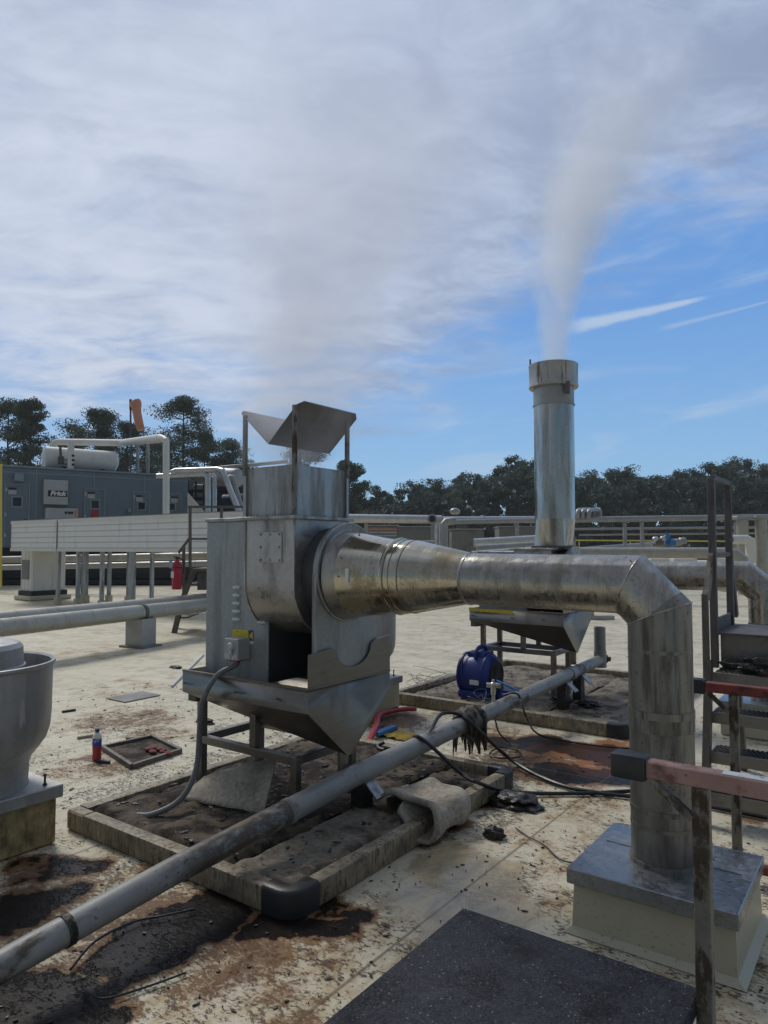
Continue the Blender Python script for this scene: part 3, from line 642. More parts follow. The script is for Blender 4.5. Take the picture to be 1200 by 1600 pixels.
    MB().prism(poly, (-.02, 0, 0)).part('inlet_plate', M['galv_blue'], t)
    MB().box(ap - .022, ap + .008, bc - ra - .005, bc - ra + .008, zr - .03, zi, .002).part('plate_flange', M['galv'], t)
    MB().tube([(s1 - .01, bc, zi - .01), (ap - .019, bc, zi - .01)], .27, 40).part('inlet_collar', M['recess_shade'], t)
    mb = MB().lathe((ap - .001, bc, zi), (1, 0, 0), [(0, .292), (.014, .292), (.018, .284), (.014, .268), (.012, .252), (.03, .235), (.03, .2), (0, .2)], 56)
    mb.part('inlet_ring', M['galv'], t)
    if hood:
        u = MB().box(s0 + .004, s1 - .004, f0 + .004, f1 - .004, zt + .02, zt + .315).part('discharge_duct', M['galv'], t)
        # top is closed: a dark sheet paints in the shade of its opening
        MB().box(s0 + .012, s1 - .012, f0 + .012, f1 - .012, zt + .315, zt + .3165).part('mouth_shade', M['dark'], u)
        for p in ((s0, f0), (s1, f0), (s1, f1), (s0, f1)): MB().box(p[0] - .012, p[0] + .012, p[1] - .012, p[1] + .012, zt + .021, zt + .31, 0).part('corner_angle', M['galv'], u)
        zp = zt + .29
        for p, h in (((s0 - .004, f0 - .004), .35), ((s1 + .004, f0 - .004), .365), ((s1 + .004, f1 + .004), .35), ((s0 - .004, f1 + .004), .35)):
            MB().box(p[0] - .012, p[0] + .012, p[1] - .014, p[1] + .010, zp - (.26 if p[0] > s0 and p[1] < bc else .02), zp + h, .002).part('hood_post', M['post'], t, 'rust-streaked hood post')
        vz = zt + .445; av = (s0 + s1) / 2; h0, h1 = f0 - .015, f1 + .07
        for sgn, tip in ((-1, s0 - .055), (1, s1 + .05)):
            hi = zt + .672
            pts_ = [(av, h0, vz), (tip, h0, hi), (tip + sgn * .0, h1, hi), (av, h1, vz)]
            # corners of the raised edge clipped
            e1 = Vector(pts_[1]).lerp(Vector(pts_[2]), .07); e2 = Vector(pts_[1]).lerp(Vector(pts_[0]), .1); e3 = Vector(pts_[2]).lerp(Vector(pts_[1]), .07); e4 = Vector(pts_[2]).lerp(Vector(pts_[3]), .1)
            MB().prism([pts_[0], e2, e1, e3, e4, pts_[3]], (0, 0, .006)).part('hood_plate', M['steel'], t)
    return t
fan = fan_unit(0, 0, 0, 1.505, 1.81, 1.815, 'grey exhaust fan with square discharge and V-shaped rain hood in the foreground', True)
fan2 = fan_unit(-.1, 3.9, .12, 1.37, 1.62, 1.585, 'far exhaust fan with steel hopper under the tall round stack', False)
MB().box(-3.82, -3.3, 6.83, 6.8355, .955, .987).part('warning_tape', M['yellow'], fan2, 'yellow tape along the hopper rim')
# disconnect switch and labels on the near cabinet
sw = MB().box(-3.385, -3.262, 2.985, 3.088, .962, 1.092, .004).part('disconnect_switch', M['box'], fan)
MB().lathe((-3.318, 2.985, 1.045), (0, -1, 0), [(0, .026), (.012, .026), (.02, .018)], 18).box(-3.331, -3.305, 2.968, 2.984, 1.0, 1.05, .004).part('switch_knob', M['louvre'], sw)
MB().box(-3.378, -3.268, 2.982, 2.9845, .968, 1.0).part('switch_label', M['sticker'], sw)
MB().box(-3.35, -3.29, 3.0, 3.06, .95, .962).part('switch_gland', M['redplastic'], sw)
MB().box(-3.423, -3.28, 3.0872, 3.0895, 1.088, 1.136).part('warning_label', M['yellow'], fan, 'yellow warning label')
MB().box(-3.279, -3.238, 3.0872, 3.0893, 1.074, 1.138).part('warning_label', M['navy'], fan, 'blue and yellow hazard label')
MB().prism([(-3.275, 3.0868, 1.104), (-3.24, 3.0868, 1.13), (-3.24, 3.0868, 1.08)], (0, -.001, 0)).part('warning_symbol', M['yellow'], fan)
MB().box(-3.279, -3.238, 3.0872, 3.0893, 1.055, 1.073).part('warning_label', M['paper'], fan, 'small white label')
pts_c = spline([(-3.315, 3.03, .955), (-3.325, 3.02, .925), (-3.385, 2.93, .87), (-3.44, 2.87, .72), (-3.475, 2.88, .55), (-3.47, 2.86, .35), (-3.47, 2.8, .22), (-3.5, 2.72, .14), (-3.55, 2.6, .105), (-3.62, 2.55, .1)], 6)
MB().tube(pts_c, .017, 10, mitre=False).solo('cable_conduit', M['conduit'], L, (-3.4, 2.8, 0), 'flexible grey conduit drooping from the switch on the near cabinet to the mat', 'conduit')

# --- exhaust duct into the near fan
zc, bp = 1.487, 3.3
ed = thing('exhaust_duct', 'round stainless duct from near fan inlet elbowing down into the square curb', 'duct', L, (-.875, bp, .28))
MB().lathe((-2.645, bp, zc), (1, 0, 0), [(0, .262), (.085, .236), (.085, .2)], 48).part('inlet_cone', M['scroll'], ed)
MB().lathe((-2.645, bp, zc), (1, 0, 0), [(.08, .2), (.08, .245), (.095, .243), (.325, .205), (.36, .203)], 48).part('bell_section', M['bright'], ed)
MB().lathe((-2.345, bp, zc), (1, 0, 0), [(0, .2035), (.075, .2035)], 48).part('sleeve', M['bright'], ed)
MB().lathe((-2.285, bp, zc), (1, 0, 0), [(0, .205), (.003, .214), (.012, .217), (.021, .214), (.024, .2055), (.045, .2055), (.046, .208), (.056, .208), (.057, .203)], 48).part('clamp_ring', M['bright'], ed)
MB().lathe((-2.228, bp, zc), (1, 0, 0), [(0, .203), (.05, .203), (.39, .135), (.4, .135)], 48).part('reducer', M['bright'], ed)
MB().lathe((-2.18, bp, zc), (1, 0, 0), [(0, .2005), (.008, .2035), (.016, .1985)], 48).part('weld_bead', M['rust_steel'], ed)
RD = .134
MB().tube([(-1.835, bp, zc - .003), (-1.0, bp, zc - .008), (-.88, bp, 1.355), (-.88, bp, 1.34)], RD, 48).part('pipe_run', M['jacket'], ed, ang=28)
dq = (Vector((-1.0, bp, zc - .008)) - Vector((-.88, bp, 1.355))).normalized()
MB().tube([Vector((-.88, bp, 1.355)) + dq * .004, (-.88, bp, 1.355), (-.88, bp, .284)], RD + .0012, 48).part('riser_run', M['riser'], ed)
MB().lathe((-1.842, bp, zc - .003), (1, 0, 0), [(0, .1345), (.006, .1375), (.016, .1375), (.02, .1345)], 48).part('weld_bead', M['jacket'], ed)
mb = MB()
for k in range(14):
    an = 2 * math.pi * k / 14
    mb.lathe((-2.535, bp + .2445 * math.cos(an), zc + .2445 * math.sin(an)), (0, math.cos(an), math.sin(an)), [(-.003, .006), (.003, .005), (.004, .001)], 6)
mb.part('rivet', M['galv'], ed)
# mitre seams of the elbow
def ring_pts(c, d1, d2, r, n=40):
    d1, d2 = Vector(d1).normalized(), Vector(d2).normalized(); tt = (d1 + d2).normalized(); nx = Vector((0, 1, 0)); ny = d1.cross(nx); out = []
    for k in range(n + 1):
        o = (nx * math.cos(2 * math.pi * k / n) + ny * math.sin(2 * math.pi * k / n)) * r; out.append(Vector(c) + o - d1 * (o.dot(tt) / d1.dot(tt)))
    return out
p1, p2, p3, p4 = Vector((-1.835, bp, zc - .003)), Vector((-1.0, bp, zc - .008)), Vector((-.88, bp, 1.355)), Vector((-.88, bp, .284))
for a, b_, c in ((p1, p2, p3), (p2, p3, p4)): MB().tube(ring_pts(b_, b_ - a, c - b_, RD + .001), .0035, 6, caps=False, mitre=False).part('mitre_seam', M['jacket'], ed)
# lengthwise lap seam and lifted flap on the elbow
e0, e1 = Vector((-1.01, bp - .045, 1.485 + .118)), Vector((-.80, bp - .06, 1.393))
MB().bar(e0, e1, .012, .008).part('lap_seam', M['black'], ed)
MB().bar(e0 + Vector((.03, -.03, -.01)), e1 + Vector((-.01, -.035, -.02)), .02, .006).part('lap_seam', M['jacket'], ed)
for z, h, rr in ((1.196, .008, .1365), (.925, .016, .1395), (.515, .01, .1385), (.445, .008, .1375), (.288, .012, .143)):
    MB().lathe((-.88, bp, z), (0, 0, 1), [(-h, RD), (-h, rr), (h, rr), (h, RD)], 48).part('seam_band', M['riser'], ed)
MB().lathe((-.88, bp, .85), (0, 0, 1), [(0, .1385), (.075, .1385)], 48).part('riser_sleeve', M['riser'], ed)
MB().box(-2.49, -2.47, bp - .238, bp - .226, zc - .035, zc + .045).part('tape_strip', M['paper'], ed)

# --- square pipe curb
cu = thing('pipe_curb', 'square roof curb with grey metal cap that the near duct drops into', 'roof curb', L, (-.85, 3.3, 0))
a0, a1, b0, b1, zz = -1.2, -.53, 2.98, 3.6, .28
mb = MB(); S = mb.bm
lo = [S.verts.new(p) for p in ((a0 - .02, b0 + .005, 0.004), (a1 + .02, b0 + .005, 0.004), (a1 + .02, b1 + .02, 0.004), (a0 - .02, b1 + .02, 0.004))]
md = [S.verts.new(p) for p in ((a0 + .012, b0 + .03, .03), (a1 - .012, b0 + .03, .03), (a1 - .012, b1 - .012, .03), (a0 + .012, b1 - .012, .03))]
up = [S.verts.new(p) for p in ((a0 + .02, b0 + .045, zz - .012), (a1 - .02, b0 + .045, zz - .012), (a1 - .02, b1 - .02, zz - .012), (a0 + .02, b1 - .02, zz - .012))]
for r0, r1 in ((lo, md), (md, up)):
    for k in range(4): S.faces.new((r0[k], r0[(k + 1) % 4], r1[(k + 1) % 4], r1[k]))
S.faces.new(up); mb.part('curb_body', M['cream'], cu)
mb = MB().box(a0, a1, b0, b1, zz - .065, zz, .004); mb.part('curb_cap', M['capmetal'], cu)
MB().bar((a0 + .05, b0 + .38, zz + .001), (a1 - .05, b0 + .36, zz + .001), .008, .004).part('cap_seam', M['capmetal'], cu)

# --- roof hatch in the foreground
ha = thing('roof_hatch', 'dark granule-covered roof hatch lid at the bottom of the picture', 'roof hatch', L, (-.9, 1.6, 0))
MB().box(-1.28, -.5, 1.05, 2.235, .33, .39, .012, 2).part('hatch_lid', M['gravel'], ha)
MB().box(-1.25, -.53, 1.08, 2.2, .004, .335, .006).part('hatch_curb', M['grease'], ha)

# --- guard rails
def guardrail(b, pa, z, aL, label, red, wpost, foot):
    t = thing('guard_rail', label, 'guard rail', L, (pa, b, 0), 'red guard rails at the right edge')
    MB().box(aL + .1, .75, b - .024, b + .024, z - .05, z, .004).part('top_rail', red, t)
    MB().box(aL, aL + .105, b - .034, b + .034, z - .062, z + .012, .01, 2).part('end_cap', M['boot'], t)
    MB().box(pa - wpost / 2, pa + wpost / 2, b - wpost / 2, b + wpost / 2, foot, z - .051, .003).part('post', M['post'], t)
    MB().box(.6 - wpost / 2, .6 + wpost / 2, b - wpost / 2, b + wpost / 2, foot, z - .051, .003).part('post', M['post'], t)
    MB().bar((aL + .12, b - .012, z - .055), (pa - wpost / 2, b - .012, z - .14), .028, .018).part('brace', M['post'], t)
    return t
gr1 = guardrail(2.19, -.478, 1.022, -.728, 'faded red guard rail with black end cap on a speckled post beside the hatch', M['red'], .044, .004)
MB().box(-.42, -.2, 2.17, 2.2085, 1.0225, 1.0235).part('sticker', M['sticker'], gr1)
gr2 = guardrail(3.95, -.70, .962, -.935, 'chipped darker red guard rail in front of the steel crossover steps', M['red_dark'], .042, .004)
MB().box(-.6, .9, 3.93, 3.97, .06, .1, .004).part('toe_rail', M['red_dark'], gr2)

# --- crossover steps at the right
cs = thing('crossover_steps', 'tall weathered steel crossover steps with arched handrail frames at the right edge', 'steps', L, (-.95, 4.97, 0))
aS, aT = -.985, -.28
def tread(z, b):
    MB().box(aS + .012, aT, b, b + .012, z - .075, z - .005, .002).part('tread_nose', M['tread_nose'], cs)
    mb = MB().box(aS + .012, aT, b + .0125, b + .2, z - .03, z - .012)
    r = random.Random(int(z * 100))
    for i in range(26):
        for j in range(6):
            x = aS + .03 + (aT - aS - .04) * (i + .5 * (j % 2)) / 26; y = b + .03 + .16 * j / 5.5
            mb.lathe((x, y, z - .012), (0, 0, 1), [(0, .011), (.006, .011), (.01, .008)], 6)
    mb.part('grip_tread', M['grating'], cs)
for z, b in ((.875, 4.84), (.645, 4.77), (.42, 4.70), (.2, 4.62)): tread(z, b)
MB().box(aS, aT, 4.96, 5.62, 1.09, 1.105).part('platform', M['frame_steel'], cs)
MB().box(aS + .03, aT, 5.0, 5.01, .9, 1.088).part('riser_plate', M['tread_nose'], cs)
for a in (aS, aT):
    MB().bar((a, 4.60, 0.004), (a, 4.79, .95), .04, .07, up=(0, 1, 0)).part('stringer', M['rust_steel'], cs)
    MB().box(a - .03, a + .006, 4.76, 4.80, .55, 1.36, .003).part('near_post', M['rust_steel'], cs)
    MB().box(a - .022, a + .022, 4.95, 4.99, .88, 2.1, .003).part('tall_post', M['frame_steel'], cs)
    MB().box(a - .022, a + .022, 5.5, 5.54, 0.004, 2.12, .003).part('tall_post', M['frame_steel'], cs)
    MB().box(a - .02, a + .02, 4.995, 5.495, 2.085, 2.12, .003).part('top_bar', M['frame_steel'], cs)
    MB().box(a - .015, a + .015, 4.995, 5.495, 1.585, 1.615, .003).part('mid_bar', M['frame_steel'], cs)
    MB().bar((a - .012, 4.80, 1.33), (a - .004, 4.965, 1.6), .035, .05).part('sloping_handrail', M['post'], cs, 'rusty sloping handrail')
    MB().bar((a, 5.55, 1.6), (a, 5.72, 1.15), .03, .05).part('brace', M['frame_steel'], cs)
    MB().box(a - .008, a + .008, 4.995, 5.495, 1.106, 1.19).part('toe_board', M['frame_steel'], cs)
    MB().bar((a, 5.9, .004), (a, 5.62, 1.05), .04, .06, up=(0, 1, 0)).part('stringer', M['rust_steel'], cs)
mb = MB(); bmesh.ops.create_icosphere(mb.bm, subdivisions=5, radius=1)
for v in mb.bm.verts:
    k = 1 + .55 * mnoise.fractal(v.co * 2.6, 1, 2, 5); v.co = Vector((-.62 + v.co.x * .27 * k, 4.91 + v.co.y * .07 * k, max(.865 + v.co.z * .075 * k + .02, .866)))
mb.solo('grease_heap', M['grease'], L, (-.7, 4.9, .86), 'heap of black greasy waste on the upper step of the crossover steps', 'waste heap')

# --- roof ventilators (same model twice)
def ventilator(ca, cb, label, curb_mat, blab):
    t = thing('roof_ventilator', label, 'roof ventilator', L, (ca, cb, 0), 'upblast roof ventilators')
    MB().box(ca - .34, ca + .34, cb - .36, cb + .36, .004, .3, .01).part('curb', curb_mat, t, blab)
    mb = MB().box(ca - .365, ca + .365, cb - .385, cb + .385, .255, .325, .006); pl = mb.part('base_plate', M['alum'], t)
    MB().lathe((ca + .3, cb + .31, .325), (0, 0, 1), [(0, .012), (.008, .012), (.01, .006), (.05, .006), (.052, .009), (.06, .009)], 10).part('bolt', M['dark'], pl)
    MB().lathe((ca, cb, 0), (0, 0, 1), [(.326, .335), (.34, .33), (.44, .335), (.48, .345), (.53, .385), (.58, .42), (.64, .438), (.72, .444), (.985, .446), (.99, .454), (1.0, .46), (1.012, .458), (1.015, .448), (1.005, .436), (.75, .434), (.6, .41), (.55, .3), (.55, .05)], 64).part('windband', M['alum'], t)
    MB().lathe((ca, cb, 0), (0, 0, 1), [(.56, .28), (.97, .29), (.975, .305), (.99, .305), (.995, .295), (1.09, .29), (1.115, .27), (1.135, .2), (1.15, .08), (1.152, .01)], 48).part('motor_dome', M['alum'], t)
    return t
ventilator(-4.2, 1.84, 'weathered aluminium ventilator bowl on an ochre curb at the left edge', M['osb'], 'ochre stained curb side')
ventilator(-4.575, 5.745, 'aluminium ventilator bowl half hidden behind the near fan hopper', M['cream'], None)

# --- blue air mover
bx, by, bz = -3.62, 6.70, .085
am = thing('air_mover', 'dark blue carpet blower standing on the far containment mat', 'blower', L, (bx, by, bz))
wv = .19; br_ = .215; hz = bz + .235
MB().lathe((bx - wv, by, hz), (1, 0, 0), [(0, .1), (.0, br_ - .06), (.025, br_ - .02), (.06, br_ - .004), (.19, br_), (.32, br_ - .004), (.355, br_ - .02), (.38, br_ - .05), (.38, .13)], 40).box(bx - wv + .03, bx + wv - .03, by - .06, by + .26, bz + .02, bz + .18, .04, 3).box(bx - .17, bx + .17, by - .19, by + .17, bz, bz + .09, .03, 2).box(bx - .1, bx + .11, by - .1, by + .12, bz + .4, bz + .475, .02, 2).part('blower_body', M['blue'], am)
MB().lathe((bx + wv, by, hz), (1, 0, 0), [(.004, .155), (.01, .155), (.012, .14), (.004, .13), (.008, .085), (.004, .075), (.012, .04), (.012, .01)], 32).part('inlet_grille', M['black'], am)
for k in range(12): an = math.pi * k / 12; MB().bar((bx + wv + .012, by - .15 * math.cos(an), hz - .15 * math.sin(an)), (bx + wv + .012, by + .15 * math.cos(an), hz + .15 * math.sin(an)), .004).part('grille_wire', M['frame_steel'], am)
MB().tube(spline([(bx + .02, by - .12, bz + .41), (bx + .02, by - .135, bz + .47), (bx + .02, by - .06, bz + .515), (bx + .02, by + .06, bz + .515), (bx + .02, by + .12, bz + .45)], 6), .022, 10, mitre=False).part('carry_handle', M['blue'], am)
MB().lathe((bx - wv + .03, by, hz), (1, 0, 0), [(0, br_ - .006), (.0, br_ + .006), (.02, br_ + .006), (.02, br_ - .004)], 40).part('shell_rib', M['blue'], am)
MB().lathe((bx + wv - .08, by, hz), (1, 0, 0), [(0, br_ - .006), (.0, br_ + .006), (.02, br_ + .006), (.02, br_ - .004)], 40).part('shell_rib', M['blue'], am)
MB().lathe((bx + .2, by + .12, bz), (0, 0, 1), [(0, .12), (.01, .125), (.06, .11), (.075, .08)], 24).part('outlet_lip', M['blue'], am)
MB().box(bx + .0, bx + .1, by - br_ - .012, by - br_ + .004, hz - .075, hz - .03).part('rating_label', M['paper'], am)
MB().tube(spline([(bx - .1, by - br_ - .005, hz), (bx - .11, by - .17, bz + .39), (bx - .1, by - .1, bz + .455), (bx - .02, by - .05, bz + .485)], 6), .008, 8, mitre=False).part('power_cord', M['black'], am)

# --- stack with cap
sx_, sy_ = -2.975, 7.2
sk = thing('exhaust_stack', 'tall round steel exhaust stack with rusty cap ring, steam rising from it', 'stack', L, (sx_, sy_, 1.65))
q0 = 1.645; rs = .212
mb = MB(); S = mb.bm; sq = []; n = 40
for k in range(n):
    an = 2 * math.pi * k / n; dx_, dy_ = math.cos(an), math.sin(an); mx = max(abs(dx_), abs(dy_)); sq.append((dx_ / mx * .165, dy_ / mx * .165, dx_ * rs, dy_ * rs))
lo = [S.verts.new((sx_ + p[0], sy_ + p[1], q0 + .02)) for p in sq]; up = [S.verts.new((sx_ + p[2], sy_ + p[3], q0 + .3)) for p in sq]
for k in range(n): S.faces.new((lo[k], lo[(k + 1) % n], up[(k + 1) % n], up[k]))
mb.part('square_to_round', M['stack'], sk, ang=6)
MB().box(sx_ - .19, sx_ + .19, sy_ - .19, sy_ + .19, q0, q0 + .02, .003).part('base_flange', M['rust_steel'], sk)
zt_ = 3.4
MB().lathe((sx_, sy_, 0), (0, 0, 1), [(q0 + .3, rs), (zt_, rs), (zt_, rs - .01), (q0 + .4, rs - .01)], 48).part('stack_pipe', M['stack'], sk)
MB().lathe((sx_, sy_, 3.16), (0, 0, 1), [(0, rs), (.0, .222), (.016, .222), (.016, rs + .002), (.2, rs + .002)], 48).part('band', M['silver_dull'], sk)
MB().lathe((sx_, sy_, 3.355), (0, 0, 1), [(0, rs), (0, .256), (.012, .262), (.03, .258), (.225, .258), (.235, .262), (.25, .26), (.25, .25), (.02, .25), (.02, rs)], 48).part('cap_ring', M['stack_cap'], sk)
MB().box(sx_ + .19, sx_ + .235, sy_ - .16, sy_ - .12, 3.25, 3.38, .004).part('drain_tab', M['rust_steel'], sk)
MB().box(sx_ - .2, sx_ - .185, sy_ - .17, sy_ - .155, 3.58, 3.67, .002).part('lug', M['rust_steel'], sk)
# duct of the far fan
d2 = thing('exhaust_duct', 'farther stainless duct running right from the far fan to an elbow behind the steps', 'duct', L, (-1.05, 7.2, 0))
MB().tube([(-2.7, 7.2, 1.36), (-1.16, 7.2, 1.385), (-1.0, 7.2, 1.24), (-1.0, 7.2, .3)], .136, 36).part('pipe_run', M['jacket'], d2, ang=28)
for z in (.95, .6): MB().lathe((-1.0, 7.2, z), (0, 0, 1), [(0, .135), (0, .141), (.02, .141), (.02, .135)], 36).part('seam_band', M['riser'], d2)
cu2 = thing('pipe_curb', 'white roof curb under the farther duct riser behind the steps', 'roof curb', L, (-1.0, 7.2, 0))
MB().box(-1.33, -.67, 6.87, 7.53, .004, .27, .01).part('curb_body', M['cream'], cu2); MB().box(-1.35, -.65, 6.85, 7.55, .265, .305, .004).part('curb_cap', M['capmetal'], cu2)

# --- small things on the roof
bt = gp(151, 1188); bo = thing('soda_bottle', 'plastic soda bottle half full of red drink standing on the roof', 'bottle', L, tuple(bt))
MB().lathe(bt, (0, 0, 1), [(.002, .028), (.01, .034), (.05, .033), (.06, .031), (.1, .034), (.128, .034)], 24).part('red_drink', M['redplastic'], bo)
MB().lathe(bt, (0, 0, 1), [(.112, .0345), (.172, .0345)], 24).part('blue_label', pm('bottle_label', (.03, .05, .3), .4, 0, .1, 8, (.5, .52, .6), .7, 22, lo=.55, hi=.6, bump=0), bo)
MB().lathe(bt, (0, 0, 1), [(.172, .034), (.19, .031), (.21, .018), (.216, .013), (.222, .013)], 24).part('clear_neck', M['white'], bo)
MB().lathe(bt, (0, 0, 1), [(.216, .016), (.24, .016), (.243, .012)], 20).part('cap', M['navy'], bo)
fr_ = thing('filter_tray', 'shallow black tray frame full of debris beside the near spill frame', 'tray', L, (-5.0, 3.5, 0))
tc = [gp(160, 1172), gp(237, 1155), gp(282, 1177), gp(206, 1202)]
for k in range(4): MB().bar(tc[k] + Vector((0, 0, .02)), tc[(k + 1) % 4] + Vector((0, 0, .02)), .03, .036).part('tray_side', M['rust_steel'], fr_)
mb = MB(); gr = [[mb.bm.verts.new((tc[0].lerp(tc[1], i / 14)).lerp(tc[3].lerp(tc[2], i / 14), j / 14) + Vector((0, 0, .012 + .016 * abs(mnoise.noise(Vector((i * .6, j * .6, 1))))))) for j in range(15)] for i in range(15)]
for i in range(14):
    for j in range(14): mb.bm.faces.new((gr[i][j], gr[i + 1][j], gr[i + 1][j + 1], gr[i][j + 1]))
mb.part('debris_fill', M['mat'], fr_)
mb = MB(); rnd = random.Random(8); c = gp(250, 1180)
for k in range(14): mb.sphere(c + Vector((rnd.uniform(-.12, .12), rnd.uniform(-.06, .06), .03 + .01 * rnd.random())), rnd.uniform(.012, .03), 7, 5, (1.4, 1, .6))
mb.part('red_scraps', pm('red_scraps', (.16, .04, .03), .8, 0, .4, 30), fr_)
r0, r1 = gp(268, 1073, .03), gp(318, 1017, .03)
p0 = hit(L, 1, 3.75, 268, 1072); 
MB().tube([gp(268, 1072, .02), gp(318, 1022, .02)], .014, 10).solo('plastic_rod', M['paper'], L, tuple(gp(268, 1072)), 'thin white plastic pipe lying on the roof left of the near hopper', 'rod')
for (x, y, sx, sy, sz, lab) in ((805, 1258, .16, .1, .05, 'flattened black grease lump by the boot corner of the near frame'), (771, 1309, .06, .045, .04, 'small black grease lump between the folded blanket and the curb'), (878, 1098, .1, .07, .04, 'black lump on the far mat beside the drain pipe'), (918, 1103, .12, .07, .04, 'longer black lump on the far mat near the duct riser'), (275, 1044, .1, .05, .025, 'black scrap on the roof left of the near hopper'), (320, 1130, .1, .05, .03, 'black scrap behind the near hopper stand')):
    c = gp(x, y, .09 if 'far mat' in lab else 0); mb = MB()
    bmesh.ops.create_icosphere(mb.bm, subdivisions=4, radius=1)
    for v in mb.bm.verts:
        k = 1 + .5 * mnoise.fractal(v.co * 2.2 + Vector((x, 0, 0)), 1, 2, 4); v.co = Vector((v.co.x * sx * k + c.x, v.co.y * sy * k + c.y, max(v.co.z * sz * k + sz * .5, .004) + c.z))
    mb.solo('grease_lump', M['grease'], L, tuple(c), lab, 'grease lump', ang=70)
MB().box(-7.05, -6.7, 4.55, 5.0, .006, .012).solo('metal_offcut', M['unit'], L, (-6.9, 4.8, 0), 'flat grey metal offcut lying on the roof between ventilator and pipe pedestal', 'offcut')
for (x0, y0, x1, y1, lab, mt) in ((121, 1153, 145, 1149, 'pale wood stick lying left of the soda bottle', 'felt'), (97, 1112, 118, 1109, 'dark stick lying right of the ventilator bowl', 'dark'), (150, 1189, 171, 1191, 'dark stick at the foot of the soda bottle', 'dark'), (198, 1154, 217, 1156, 'dark stick behind the filter tray', 'dark')):
    MB().bar(gp(x0, y0, .012), gp(x1, y1, .012), .025, .018).solo('stick', M[mt], L, tuple(gp(x0, y0)), lab, 'stick')
# red hose, brush and rag behind the near hopper
MB().tube(spline([gp(575, 1160, .04), gp(588, 1135, .07), gp(592, 1118, .06), gp(610, 1112, .05), gp(632, 1108, .05), gp(650, 1108, .04)], 6), [.028] * 13 + [.022] * 18, 12, mitre=False).solo('red_hose', M['redplastic'], L, tuple(gp(590, 1125)), 'red hose lying on the roof behind the near hopper', 'hose')
br = thing('scrub_brush', 'blue scrub brush head lying by the red hose', 'brush', L, tuple(gp(602, 1142)))
MB().bar(gp(587, 1147, .045), gp(616, 1136, .045), .06, .03).part('brush_block', M['blue_bright'], br); MB().bar(gp(588, 1148, .015), gp(617, 1137, .015), .055, .028).part('bristles', M['black'], br)
sheet(gp(625, 1152).x - .12, gp(625, 1152).x + .12, gp(625, 1152).y - .1, gp(625, 1152).y + .1, .03, .03, 40, 6, .02, 9).solo('yellow_rag', pm('yellow_rag', (.4, .27, .05), .9, 0, .3, 20), L, tuple(gp(625, 1152)), 'crumpled yellow rag by the blue brush', 'rag', ang=60)
# cables
def cable(pts, r, label, mat='cable', name='cable'):
    MB().tube(spline(pts, 8), r, 8, mitre=False).solo(name, M[mat], L, tuple(pts[0]), label, 'cable')
top = along(4.6)[0] + Vector((0, 0, RP + .012))
cable([gp(600, 1160, .28), gp(590, 1166, .26), gp(600, 1172, .25), gp(640, 1168, .29), gp(665, 1155, .36), top + Vector((-.1, -.1, .02)), top + Vector((.0, .02, .01)), top + Vector((.1, .02, -.05)), gp(790, 1180, .09), gp(830, 1207, .03), gp(880, 1228, .02), gp(930, 1238, .02), gp(990, 1245, .02), gp(1080, 1255, .02), gp(1200, 1278, .02)], .014, 'thick black cable looping over the caked pipe joint toward the near duct riser')
cable([gp(600, 1169, .27), gp(640, 1172, .25), along(4.0)[0] + Vector((0.02, 0, RP + .012)), gp(720, 1208, .17), gp(745, 1222, .16), gp(790, 1236, .05), gp(850, 1240, .02), gp(930, 1239, .02), gp(985, 1236, .02), gp(1060, 1232, .02)], .013, 'black cable crossing the near frame rail by the blanket')
vq = along(5.5)[0]
cable([vq + Vector((-.05, -.05, RP)), vq + Vector((.06, 0, RP + .01)), gp(820, 1115, .2), gp(838, 1145, .06), gp(880, 1157, .02), gp(940, 1166, .02), gp(990, 1170, .02)], .008, 'thin black cable hanging from the drain pipe near the valve')
cable([gp(774, 1125, .2), gp(780, 1145, .1), gp(800, 1165, .02), gp(815, 1180, .02), gp(790, 1185, .02), gp(765, 1180, .02), gp(780, 1168, .02), gp(808, 1172, .02)], .007, 'thin black cable coiled under the drain pipe')
cable([gp(805, 1293, .01), gp(825, 1307, .01), gp(850, 1320, .01), gp(880, 1345, .01), gp(930, 1350, .01)], .004, 'thin wire on the roof left of the square curb')
cable([gp(110, 1515, .02), gp(150, 1470, .03), gp(210, 1440, .02), gp(260, 1430, .02), gp(305, 1420, .02)], .005, 'thin wire curling on the dark stain by the drain pipe')
cable([gp(130, 1545, .01), gp(160, 1560, .02), gp(220, 1545, .015), gp(290, 1520, .015)], .004, 'thin wire lying on the dark stain at lower left')
for k, (x, y, lab) in enumerate(((640, 1085, 'tangle of thin wire at the left corner of the far frame'), (735, 1130, 'thin wire hanging beside the caked joint'))):
    rnd = random.Random(20 + k); mb = MB()
    for j in range(7):
        c = gp(x + 35, y - 12, .06); pp = [c + Vector((rnd.uniform(-.25, .2), rnd.uniform(-.2, .2), rnd.uniform(0, .22))) for _ in range(5)]
        pp[0].z = .06
        mb.tube(spline(pp, 6), .0025, 5, mitre=False)
    mb.solo('wire_tangle', M['conduit'], L, tuple(gp(x + 35, y)), lab, 'wire')
